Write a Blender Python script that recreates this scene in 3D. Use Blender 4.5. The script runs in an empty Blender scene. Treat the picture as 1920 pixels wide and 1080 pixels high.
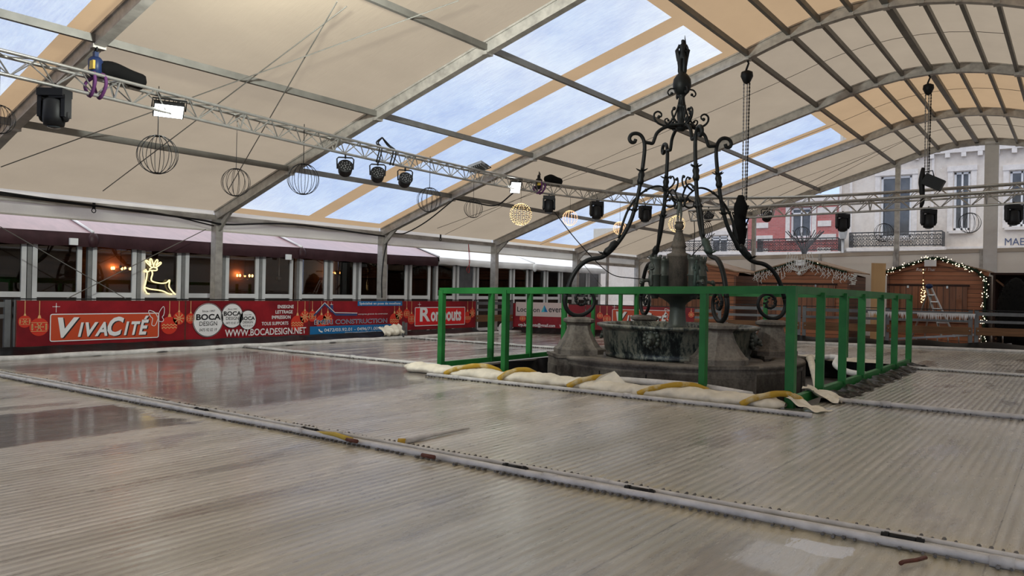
import bpy, math, random
from math import sin, cos, pi, radians, sqrt, atan2
from mathutils import Vector, Matrix
random.seed(7)
C = bpy.context.scene.collection
# ------------------------------------------------------------------ camera
FPX = 1475.0
_y, _p, _r = radians(35.91), radians(0.16), radians(1.18)
_f = Vector((-sin(_y)*cos(_p), cos(_y)*cos(_p), sin(_p)))
_a = Vector((cos(_y), sin(_y), 0)); _b = _a.cross(_f)
RR = _a*cos(_r)+_b*sin(_r); UU = -_a*sin(_r)+_b*cos(_r); FF = _f
EYE = Vector((0, 0, 1.25))
cd = bpy.data.cameras.new('camera'); cam = bpy.data.objects.new('camera', cd); C.objects.link(cam)
cd.sensor_width = 36; cd.lens = FPX/1920*36; cd.clip_end = 300; cd.clip_start = .05
M = Matrix.Identity(4)
for i, v in enumerate((RR, UU, -FF)):
    for j in range(3): M[j][i] = v[j]
M.translation = EYE; cam.matrix_world = M
S = bpy.context.scene; S.camera = cam
S.view_settings.view_transform = 'Standard'; S.view_settings.look = 'None'
S.view_settings.gamma = 1; S.view_settings.exposure = 0.80; S.view_settings.use_curve_mapping = False
# measured photograph points turned into places on real planes
def ray(x, y): return FF+RR*((x-960)/FPX)+UU*((540-y)/FPX)
def atX(x, y, X): d = ray(x, y); return EYE+d*(X/d.x)
def atY(x, y, Y): d = ray(x, y); return EYE+d*(Y/d.y)
def atZ(x, y, Z): d = ray(x, y); return EYE+d*((Z-1.25)/d.z)
# ------------------------------------------------------------------ sky
W = bpy.data.worlds.new('sky'); S.world = W; W.use_nodes = True
wn, wl = W.node_tree.nodes, W.node_tree.links; wn.clear()
wo = wn.new('ShaderNodeOutputWorld'); wb = wn.new('ShaderNodeBackground')
tc = wn.new('ShaderNodeTexCoord'); nz = wn.new('ShaderNodeTexNoise'); nz.inputs['Scale'].default_value = 2.2; nz.inputs['Detail'].default_value = 5
cr = wn.new('ShaderNodeValToRGB'); e = cr.color_ramp.elements
e[0].position = .36; e[0].color = (.43, .56, .86, 1); e[1].position = .66; e[1].color = (.93, .94, .97, 1)
sep = wn.new('ShaderNodeSeparateXYZ'); mr = wn.new('ShaderNodeMapRange'); mr.inputs[1].default_value = .15; mr.inputs[2].default_value = .75
mr.inputs[3].default_value = -.12; mr.inputs[4].default_value = .24
ad = wn.new('ShaderNodeMath'); ad.operation = 'ADD'
wl.new(tc.outputs['Generated'], nz.inputs['Vector']); wl.new(tc.outputs['Generated'], sep.inputs[0]); wl.new(sep.outputs[2], mr.inputs[0])
wl.new(nz.outputs['Fac'], ad.inputs[0]); wl.new(mr.outputs[0], ad.inputs[1]); wl.new(ad.outputs[0], cr.inputs[0])
wl.new(cr.outputs[0], wb.inputs[0]); wl.new(wb.outputs[0], wo.inputs[0]); wb.inputs[1].default_value = 0.95
# ------------------------------------------------------------------ materials
class NT:
    def __init__(s, name):
        s.m = bpy.data.materials.new(name); s.m.use_nodes = True; s.n = s.m.node_tree.nodes; s.l = s.m.node_tree.links
        s.b = s.n['Principled BSDF']; s.out = s.n['Material Output']; s.tc = None
    def node(s, t, **k):
        n = s.n.new(t)
        for a, v in k.items(): setattr(n, a, v)
        return n
    def link(s, a, b): s.l.new(a, b)
    def coord(s, scale=(1, 1, 1)):
        if not s.tc: s.tc = s.node('ShaderNodeTexCoord')
        mp = s.node('ShaderNodeMapping'); mp.inputs['Scale'].default_value = scale; s.link(s.tc.outputs['Object'], mp.inputs[0]); return mp.outputs[0]
    def noise(s, scale, detail=4, stretch=(1, 1, 1), rough=.5):
        n = s.node('ShaderNodeTexNoise'); n.inputs['Scale'].default_value = scale; n.inputs['Detail'].default_value = detail
        n.inputs['Roughness'].default_value = rough; s.link(s.coord(stretch), n.inputs['Vector']); return n.outputs['Fac']
    def ramp(s, fac, stops):
        r = s.node('ShaderNodeValToRGB'); el = r.color_ramp.elements
        while len(el) < len(stops): el.new(.5)
        for e_, (p, c_) in zip(el, stops):
            e_.position = p; e_.color = (c_[0], c_[1], c_[2], 1) if isinstance(c_, tuple) else (c_, c_, c_, 1)
        s.link(fac, r.inputs[0]); return r.outputs[0]
    def math(s, op, a, b=None, c_=None):
        n = s.node('ShaderNodeMath', operation=op)
        for i, v in enumerate((a, b, c_)):
            if v is None: continue
            if isinstance(v, (int, float)): n.inputs[i].default_value = v
            else: s.link(v, n.inputs[i])
        return n.outputs[0]
    def mix(s, f, a, b):
        n = s.node('ShaderNodeMix', data_type='RGBA')
        for i, v in ((0, f), (6, a), (7, b)):
            if isinstance(v, (int, float)): n.inputs[i].default_value = v
            elif isinstance(v, tuple): n.inputs[i].default_value = (*v, 1)
            else: s.link(v, n.inputs[i])
        return n.outputs[2]
    def bump(s, h, strength=.3, dist=.01, nrm=None):
        b = s.node('ShaderNodeBump'); b.inputs['Strength'].default_value = strength; b.inputs['Distance'].default_value = dist
        s.link(h, b.inputs['Height'])
        if nrm: s.link(nrm, b.inputs['Normal'])
        return b.outputs[0]
def mat(name, col, rough=.6, metal=0., var=0., vscale=6, stretch=(1, 1, 1), col2=None, bump=0., bscale=30, emit=None, estr=1., lo=.35, hi=.65):
    t = NT(name); b = t.b; b.inputs['Roughness'].default_value = rough; b.inputs['Metallic'].default_value = metal
    b.inputs['Base Color'].default_value = (*col, 1)
    if metal == 0. and rough >= .36: b.inputs['Specular IOR Level'].default_value = .22
    if var or col2:
        c2 = col2 or tuple(max(0, c_*(1-var)) for c_ in col)
        t.link(t.ramp(t.noise(vscale, 5, stretch, .6), [(lo, c2), (hi, col)]), b.inputs['Base Color'])
    if bump: t.link(t.bump(t.noise(bscale, 4, stretch), bump, .01), b.inputs['Normal'])
    if emit:
        b.inputs['Emission Color'].default_value = (*emit, 1); b.inputs['Emission Strength'].default_value = estr
    return t.m
def membrane(name, col, trans, wr=.15, vs=1.2, dirt=.9):
    t = NT(name); d = t.node('ShaderNodeBsdfDiffuse'); tr = t.node('ShaderNodeBsdfTranslucent'); mx = t.node('ShaderNodeMixShader')
    nf = t.noise(vs, 6, (1, .6, 1), .6); cc = t.ramp(nf, [(.3, tuple(c_*dirt for c_ in col)), (.7, col)])
    t.link(cc, d.inputs[0]); t.link(cc, tr.inputs[0])
    w2 = t.noise(5, 5, (.4, 2.2, 1), .6)
    bp = t.bump(w2, wr, .04); t.link(bp, d.inputs['Normal']); t.link(bp, tr.inputs['Normal'])
    mx.inputs[0].default_value = trans; t.link(d.outputs[0], mx.inputs[1]); t.link(tr.outputs[0], mx.inputs[2])
    gl = t.node('ShaderNodeBsdfGlossy'); gl.inputs['Roughness'].default_value = .35; gl.inputs[0].default_value = (.6, .6, .6, 1)
    m2 = t.node('ShaderNodeMixShader'); m2.inputs[0].default_value = .04; t.link(mx.outputs[0], m2.inputs[1]); t.link(gl.outputs[0], m2.inputs[2])
    t.link(m2.outputs[0], t.out.inputs[0]); return t.m
def clear(name, tint=(.95, .96, .98), haze=.15, gloss=.06, rough=.05, wrinkle=True, stretch=(1, 4, 1), wcol=(.85, .87, .9), film=False):
    t = NT(name); tp = t.node('ShaderNodeBsdfTransparent'); tp.inputs[0].default_value = (*tint, 1)
    tl = t.node('ShaderNodeBsdfTranslucent'); tl.inputs[0].default_value = (*wcol, 1)
    gl = t.node('ShaderNodeBsdfGlossy'); gl.inputs['Roughness'].default_value = rough
    m1 = t.node('ShaderNodeMixShader'); m2 = t.node('ShaderNodeMixShader')
    if wrinkle:
        a = t.noise(7, 8, stretch, .7); b = t.noise(1.1, 4, (1, 1, 1), .6)
        f = t.math('ADD', t.math('MULTIPLY', a, .65), t.math('MULTIPLY', b, .35))
        t.link(t.ramp(f, [(.38, haze*.4), (.56, haze*2.2)]), m1.inputs[0])
        bp = t.bump(a, .4, .03); t.link(bp, gl.inputs['Normal']); t.link(bp, tl.inputs['Normal'])
        if film:
            g = t.math('ADD', t.math('MULTIPLY', t.noise(9, 8, (.35, 2.6, 1), .75), .6), t.math('MULTIPLY', b, .4)); t.link(t.ramp(g, [(.40, tuple(c_*.80 for c_ in tint[:2])+(tint[2]*.90,)), (.60, tint)]), tp.inputs[0])
    else: m1.inputs[0].default_value = haze
    fr = t.node('ShaderNodeFresnel'); fr.inputs[0].default_value = 1.5
    t.link(t.math('MULTIPLY', fr.outputs[0], gloss*16), m2.inputs[0])
    t.link(tp.outputs[0], m1.inputs[1]); t.link(tl.outputs[0], m1.inputs[2]); t.link(m1.outputs[0], m2.inputs[1]); t.link(gl.outputs[0], m2.inputs[2])
    t.link(m2.outputs[0], t.out.inputs[0]); return t.m
def emis(name, col, s): return mat(name, (.02, .02, .02), emit=col, estr=s)
MT = {}
MT['alu'] = mat('aluminium_grey', (.47, .44, .40), .45, .35, var=.35, vscale=3, stretch=(2, 1, 2), bump=.05)
MT['alu_purlin'] = mat('purlin_alu', (.20, .19, .17), .5, .4, var=.25, vscale=3)
MT['truss'] = mat('truss_alu', (.46, .45, .43), .35, .7, var=.2, vscale=8)
MT['pvc'] = membrane('white_membrane', (.43, .348, .252), .66)
MT['tan'] = membrane('tan_membrane', (.55, .375, .215), .64, .1)
MT['clear'] = clear('clear_roof_film', (.76, .76, .69), .10, .003, film=True, wcol=(.74, .75, .72))
MT['gclear'] = clear('clear_gable_film', (.97, .96, .95), .05, .03, .03, True, (1, 1, 1))
MT['glass'] = clear('window_glass', (.72, .70, .68), 0, .075, .01, False)
MT['valance'] = membrane('valance_membrane', (.78, .74, .66), .35, .2)
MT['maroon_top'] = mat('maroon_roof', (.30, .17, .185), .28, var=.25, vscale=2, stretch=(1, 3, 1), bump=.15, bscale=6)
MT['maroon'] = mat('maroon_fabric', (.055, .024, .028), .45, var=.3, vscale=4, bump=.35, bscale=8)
MT['white_pvc'] = mat('white_fabric', (.90, .90, .88), .4, var=.06, vscale=2, bump=.2, bscale=4)
MT['white_frame'] = mat('white_window_frame', (.72, .72, .71), .4, var=.08, vscale=5)
MT['grey_post'] = mat('grey_post', (.28, .28, .27), .5, .3, var=.2)
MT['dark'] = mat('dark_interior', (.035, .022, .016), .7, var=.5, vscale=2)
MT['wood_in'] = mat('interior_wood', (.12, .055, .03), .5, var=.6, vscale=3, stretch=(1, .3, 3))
MT['black'] = mat('black_plastic', (.008, .008, .009), .5); MT['black'].node_tree.nodes['Principled BSDF'].inputs['Specular IOR Level'].default_value = .25
MT['blackcloth'] = mat('black_cloth', (.006, .006, .006), .9, bump=.2); MT['blackcloth'].node_tree.nodes['Principled BSDF'].inputs['Specular IOR Level'].default_value = .1
MT['sheet'] = mat('black_sheeting', (.006, .006, .007), .36, bump=.6, bscale=7); MT['sheet'].node_tree.nodes['Principled BSDF'].inputs['Specular IOR Level'].default_value = .3
MT['bronze'] = mat('black_bronze', (.014, .016, .015), .5, .2, col2=(.045, .052, .043), vscale=14, lo=.66, hi=.40, bump=.3)
MT['patina'] = mat('green_patina', (.035, .06, .048), .6, .2, var=.5, vscale=20)
MT['iron'] = mat('wrought_iron', (.008, .009, .009), .5, .0, var=.3, vscale=20)
def mat_basin():
    t = NT('basin_bronze'); a = t.noise(5, 6, (1, 1, .25), .65); b_ = t.noise(26, 5, (1, 1, .4), .7)
    f = t.math('ADD', t.math('MULTIPLY', a, .6), t.math('MULTIPLY', b_, .4))
    t.link(t.ramp(f, [(.43, (.008, .011, .012)), (.475, (.035, .045, .042)), (.52, (.13, .135, .11)), (.62, (.21, .195, .155))]), t.b.inputs['Base Color'])
    t.b.inputs['Roughness'].default_value = .38; t.b.inputs['Metallic'].default_value = .25
    t.link(t.bump(b_, .25, .01), t.b.inputs['Normal']); return t.m
MT['basin'] = mat_basin()
def mat_stone(name, c1, c2, c3, sc=3):
    t = NT(name); a = t.noise(sc, 7, (1, 1, .45), .65); b_ = t.noise(sc*9, 5)
    f = t.math('ADD', t.math('MULTIPLY', a, .75), t.math('MULTIPLY', b_, .25))
    t.link(t.ramp(f, [(.36, c1), (.5, c2), (.66, c3)]), t.b.inputs['Base Color'])
    t.b.inputs['Roughness'].default_value = .6; t.b.inputs['Specular IOR Level'].default_value = .25; t.link(t.bump(b_, .3, .01), t.b.inputs['Normal']); return t.m
MT['stone'] = mat_stone('bluestone', (.05, .044, .038), (.13, .113, .096), (.21, .185, .157))
MT['stone2'] = mat_stone('turret_stone', (.03, .028, .024), (.08, .068, .055), (.13, .105, .085), 5)
def mat_green():
    t = NT('green_paint'); t.b.inputs['Specular IOR Level'].default_value = .3; a = t.noise(3, 5, (1, 1, 1)); b_ = t.noise(16, 6, (1, 1, .5), .7)
    c_ = t.ramp(a, [(.3, (.008, .098, .020)), (.7, (.020, .165, .034))])
    c2 = t.mix(t.ramp(b_, [(.68, 0.), (.74, .7)]), c_, (.17, .30, .08)); c3 = t.mix(t.ramp(b_, [(.26, .8), (.32, 0.)]), c2, (.006, .04, .01))
    t.link(c3, t.b.inputs['Base Color']); t.b.inputs['Roughness'].default_value = .45; return t.m
MT['green'] = mat_green()
MT['cloth'] = mat('cream_cloth', (.78, .72, .60), .6, var=.22, vscale=5, bump=.7, bscale=9)
MT['hose'] = mat('yellow_hose', (.44, .27, .03), .4, col2=(.60, .52, .34), vscale=3, lo=.34, hi=.46, bump=.2)
MT['pipe'] = mat('white_frosted_pipe', (.62, .60, .58), .4, var=.3, vscale=6, bump=.3)
MT['fringe'] = mat('hose_end_grey', (.16, .15, .14), .5, var=.6, vscale=25)
MT['clampred'] = mat('rust_red', (.13, .045, .03), .5, var=.4, vscale=20)
MT['yellow'] = mat('yellow_paint', (.55, .38, .06), .5, var=.3)
MT['blue'] = mat('blue_paint', (.012, .025, .08), .4)
MT['red'] = mat('red_paint', (.40, .02, .02), .4)
MT['purple'] = mat('purple_sling', (.10, .03, .11), .7)
MT['steel'] = mat('steel', (.33, .33, .33), .35, .8, var=.2)
MT['greyrail'] = mat('grey_barrier', (.13, .135, .14), .45, .3, var=.25, vscale=5)
MT['board'] = mat('barrier_board', (.17, .085, .04), .55, var=.4, vscale=4, stretch=(.3, .3, 6))
def mat_planks(name, c1, c2, axis='Z', w=.12, dark=(.02, .01, .005), rough=.55):
    t = NT(name); sp = t.node('ShaderNodeSeparateXYZ'); t.link(t.coord(), sp.inputs[0])
    i = 'XYZ'.index(axis); v = t.math('DIVIDE', sp.outputs[i], w); fr = t.math('FRACT', v); fl = t.math('FLOOR', v)
    edge = t.math('LESS_THAN', fr, .09)
    wn_ = t.node('ShaderNodeTexWhiteNoise', noise_dimensions='1D'); t.link(fl, wn_.inputs['W'])
    st = (1, 1, 12) if axis == 'Z' else (12, 12, .8)
    g = t.noise(1.6, 7, st, .65); f = t.math('ADD', t.math('MULTIPLY', g, .7), t.math('MULTIPLY', wn_.outputs['Value'], .3))
    k = t.noise(7, 3, (1, 1, 1), .4)
    c_ = t.mix(t.ramp(k, [(.74, 0.), (.8, .6)]), t.ramp(f, [(.3, c1), (.7, c2)]), dark)
    t.link(t.mix(edge, c_, dark), t.b.inputs['Base Color']); t.b.inputs['Roughness'].default_value = rough
    t.link(t.bump(t.math('MULTIPLY', edge, -1.), .5, .01), t.b.inputs['Normal']); return t.m
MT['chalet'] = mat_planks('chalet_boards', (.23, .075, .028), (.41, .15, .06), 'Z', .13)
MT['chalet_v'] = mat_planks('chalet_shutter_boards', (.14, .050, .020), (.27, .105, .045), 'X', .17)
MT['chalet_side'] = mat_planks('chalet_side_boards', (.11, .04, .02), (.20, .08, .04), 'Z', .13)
MT['roofboard'] = mat('roof_felt_edge', (.40, .27, .17), .6, var=.3)
MT['darkwood'] = mat('dark_wood', (.035, .015, .010), .6, var=.4)
MT['ply'] = mat('plywood', (.52, .33, .16), .6, var=.12, vscale=2, stretch=(3, 3, .5))
MT['garland'] = mat('garland_needles', (.012, .028, .014), .7)
MT['warm'] = emis('warm_bulb', (1., .66, .28), 2.2)
MT['warmw'] = emis('warm_white_bulb', (1., .86, .58), 2.6)
MT['coldw'] = mat('white_led_string', (.6, .6, .57), .5, emit=(.8, .8, .75), estr=.02)
MT['neon'] = emis('neon_reindeer_tube', (1., .76, .34), 1.1)
MT['led'] = emis('floodlight_panel', (.95, 1., .97), 4.)
MT['flame'] = emis('lamp_glow', (1., .50, .14), 8.)
MT['pink'] = mat('pink_wire', (.45, .22, .20), .5, emit=(1., .45, .4), estr=.3)
MT['icicle'] = mat('white_icicle', (.62, .62, .64), .5)
MT['white_plain'] = mat('plain_white', (.80, .80, .80), .45)
MT['beige_panel'] = membrane('beige_wall_panel', (.74, .67, .57), .32, .15)
# print inks
MT['b_red'] = mat('banner_red', (.245, .010, .016), .42, col2=(.13, .005, .010), vscale=1.6, lo=.3, hi=.62)
MT['b_orange'] = mat('print_orange_red', (.46, .060, .022), .42)
MT['b_bright'] = mat('print_bright_red', (.58, .016, .018), .42)
MT['b_ball'] = mat('print_bauble_red', (.52, .035, .02), .42)
MT['b_gold'] = mat('print_gold', (.62, .36, .16), .42)
MT['b_white'] = mat('print_white', (.68, .66, .66), .42)
MT['b_black'] = mat('print_black', (.02, .02, .022), .42)
MT['b_blue'] = mat('print_blue', (.012, .13, .32), .42)
MT['b_navy'] = mat('print_navy', (.03, .055, .15), .42)
MT['b_pale'] = mat('print_pale', (.50, .40, .38), .42)
MT['b_teal'] = mat('print_teal', (.05, .35, .42), .42)
# facades
def mat_brick(name, c1, c2, mo):
    t = NT(name); br = t.node('ShaderNodeTexBrick'); br.inputs['Scale'].default_value = 1.
    br.inputs['Brick Width'].default_value = .24; br.inputs['Row Height'].default_value = .075; br.inputs['Mortar Size'].default_value = .008
    br.inputs[1].default_value = (*c1, 1); br.inputs[2].default_value = (*c2, 1); br.inputs[3].default_value = (*mo, 1)
    mp = t.coord(); sp = t.node('ShaderNodeSeparateXYZ'); cb = t.node('ShaderNodeCombineXYZ')
    t.link(mp, sp.inputs[0]); t.link(sp.outputs[0], cb.inputs[0]); t.link(sp.outputs[2], cb.inputs[1]); t.link(cb.outputs[0], br.inputs[0])
    t.link(br.outputs[0], t.b.inputs['Base Color']); t.b.inputs['Roughness'].default_value = .8; return t.m
MT['brick'] = mat_brick('red_brick', (.44, .085, .07), (.55, .13, .11), (.42, .2, .18))
MT['fstone'] = mat_stone('facade_stone', (.58, .50, .42), (.72, .64, .55), (.80, .73, .64), .8)
MT['fwhite'] = mat('white_stone_trim', (.82, .76, .70), .7, var=.15)
MT['fglass'] = mat('house_window_glass', (.055, .065, .07), .08, var=.5, vscale=1)
MT['curtain'] = mat('net_curtain', (.45, .45, .43), .8, var=.2, vscale=9, stretch=(5, 1, .4))
MT['ground'] = mat('paving', (.16, .15, .14), .7, var=.3, vscale=2)
# ------------------------------------------------------------------ floor material
def mat_floor():
    t = NT('wet_ice_mat'); sp = t.node('ShaderNodeSeparateXYZ'); t.link(t.coord(), sp.inputs[0]); X, Y = sp.outputs[0], sp.outputs[1]
    def smooth(v, a, b):
        m_ = t.node('ShaderNodeMapRange', interpolation_type='SMOOTHSTEP'); m_.inputs[1].default_value = a; m_.inputs[2].default_value = b; t.link(v, m_.inputs[0]); return m_.outputs[0]
    jn = t.noise(1.3, 5, (1, .5, 1), .6); j = t.math('MULTIPLY', t.math('SUBTRACT', jn, .5), 1.3)
    Xj = t.math('ADD', X, t.math('MULTIPLY', j, .5)); Yj = t.math('ADD', Y, j)
    def box(x0, x1, y0, y1, s=.08, sx=None):
        sx = sx or s
        a = t.math('MULTIPLY', smooth(Xj, x0-sx, x0+sx), t.math('SUBTRACT', 1., smooth(Xj, x1-sx, x1+sx)))
        b = t.math('MULTIPLY', smooth(Yj, y0-s, y0+s), t.math('SUBTRACT', 1., smooth(Yj, y1-s, y1+s)))
        return t.math('MULTIPLY', a, b)
    streak = t.noise(2.2, 7, (1.6, .16, 1), .65); fine = t.noise(14, 6, (1.5, .25, 1), .7); blot = t.noise(.55, 5, (1, .7, 1), .6)
    base = t.ramp(streak, [(.30, (.40, .36, .31)), (.5, (.59, .545, .48)), (.66, (.76, .715, .65))])
    base = t.mix(t.ramp(fine, [(.40, .35), (.62, 0.)]), base, (.34, .305, .255))
    base = t.mix(t.math('MULTIPLY', smooth(Xj, -4.4, -3.0), t.ramp(blot, [(.36, .85), (.62, .25)])), base, (.33, .325, .27))
    wet = t.math('MAXIMUM', box(-13.3, -6.9, 4.75, 9.2, .12, .25), box(-8.05, -6.42, -2., 4.05, .05))
    wet2 = box(-14., -9., 9.6, 30., .1, .5)
    wet = t.math('MAXIMUM', wet, t.math('MULTIPLY', wet2, t.ramp(streak, [(.40, 1.), (.60, .15)])))
    pud = t.ramp(t.noise(1.1, 5, (1.6, .45, 1), .55), [(.56, 0.), (.64, 1.)])
    wet = t.math('MAXIMUM', wet, t.math('MULTIPLY', pud, .55))
    wv0 = t.math('SINE', t.math('MULTIPLY', X, 2*pi/.070)); amp = t.ramp(t.noise(.9, 4, (1, .4, 1)), [(.34, .12), (.60, 1.)])
    amp = t.math('MULTIPLY', amp, t.math('SUBTRACT', 1., t.math('MULTIPLY', wet, .75)))
    farr = t.math('MULTIPLY', smooth(X, -2.7, -2.3), smooth(Y, 8.6, 9.9)); amp = t.math('ADD', amp, t.math('MULTIPLY', farr, .8))
    gr = t.math('MULTIPLY', t.math('MULTIPLY', smooth(wv0, .1, -1.), amp), .62); base = t.mix(gr, base, (.20, .175, .14))  # groove shade put into the colour, following the tube bump
    wcol = t.ramp(streak, [(.36, (.10, .074, .058)), (.62, (.20, .165, .14))]); col = t.mix(t.math('MULTIPLY', wet, .88), base, wcol)
    # sediment beside the header pipes
    d1 = t.math('ABSOLUTE', t.math('SUBTRACT', Y, 4.42))
    sed = t.math('MULTIPLY', t.math('SUBTRACT', 1., smooth(t.math('ADD', d1, t.math('MULTIPLY', t.math('SUBTRACT', fine, .5), .6)), .16, .42)), t.ramp(t.noise(3, 4), [(.35, .25), (.6, .95)]))
    col = t.mix(t.math('MULTIPLY', sed, .8), col, (.50, .43, .27))
    d2 = t.math('ABSOLUTE', t.math('SUBTRACT', Y, 8.4)); sed2 = t.math('MULTIPLY', t.math('SUBTRACT', 1., smooth(d2, .05, .3)), t.math('MULTIPLY', smooth(X, -7.6, -7.2), .5))
    col = t.mix(t.math('MULTIPLY', sed2, t.math('SUBTRACT', 1., smooth(X, -2.6, -2.2))), col, (.55, .53, .38))
    # thin white ice remnant and dark seams between mats
    jx = t.math('ADD', X, t.math('MULTIPLY', t.math('SUBTRACT', fine, .5), .35)); jy = t.math('ADD', Y, t.math('MULTIPLY', t.math('SUBTRACT', jn, .5), .5))
    def sbox(x0, x1, y0, y1, s_):
        return t.math('MULTIPLY', t.math('MULTIPLY', smooth(jx, x0-s_, x0+s_), t.math('SUBTRACT', 1., smooth(jx, x1-s_, x1+s_))), t.math('MULTIPLY', smooth(jy, y0-s_, y0+s_), t.math('SUBTRACT', 1., smooth(jy, y1-s_, y1+s_))))
    ice = t.math('MAXIMUM', sbox(-1.17, -.90, 4.03, 4.22, .012), t.math('MULTIPLY', sbox(-1.32, -.98, 3.6, 4.05, .05), .55))
    col = t.mix(ice, col, (.66, .68, .72))
    mats_ = t.math('FRACT', t.math('DIVIDE', t.math('ADD', X, .35), 1.42)); seam = t.math('MULTIPLY', t.math('LESS_THAN', mats_, .006), t.ramp(fine, [(.4, .7), (.6, .2)]))
    col = t.mix(seam, col, (.05, .048, .045))
    t.link(col, t.b.inputs['Base Color'])
    rg = t.math('SUBTRACT', t.ramp(fine, [(.35, .25), (.65, .42)]), t.math('MULTIPLY', wet, .25)); t.link(rg, t.b.inputs['Roughness'])
    t.b.inputs['Specular IOR Level'].default_value = .5
    t.link(t.ramp(t.noise(1.7, 4, (1.4, .4, 1)), [(.35, .35), (.6, .95)]), t.b.inputs['Coat Weight']); t.b.inputs['Coat IOR'].default_value = 1.4
    t.link(t.math('SUBTRACT', t.ramp(fine, [(.35, .17), (.65, .29)]), t.math('MULTIPLY', wet, .13)), t.b.inputs['Coat Roughness'])
    cb_ = t.math('ADD', t.math('MULTIPLY', t.noise(9, 5, (1.6, .35, 1), .6), t.math('SUBTRACT', 1.2, wet)), t.math('MULTIPLY', t.math('SINE', t.math('MULTIPLY', X, 2*pi/.070)), t.math('MULTIPLY', t.math('SUBTRACT', 1., wet), .10)))
    t.link(t.bump(cb_, .35, .012), t.b.inputs['Coat Normal'])
    wv = wv0
    h = t.math('ADD', t.math('MULTIPLY', wv, amp), t.math('MULTIPLY', fine, 1.6))
    t.link(t.bump(h, .55, .010, t.bump(t.noise(4, 4, (1, .5, 1)), .10, .03)), t.b.inputs['Normal'])
    # shade in the grooves between tubes is painted into the base colour
    return t.m
MT['floor'] = mat_floor()
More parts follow.
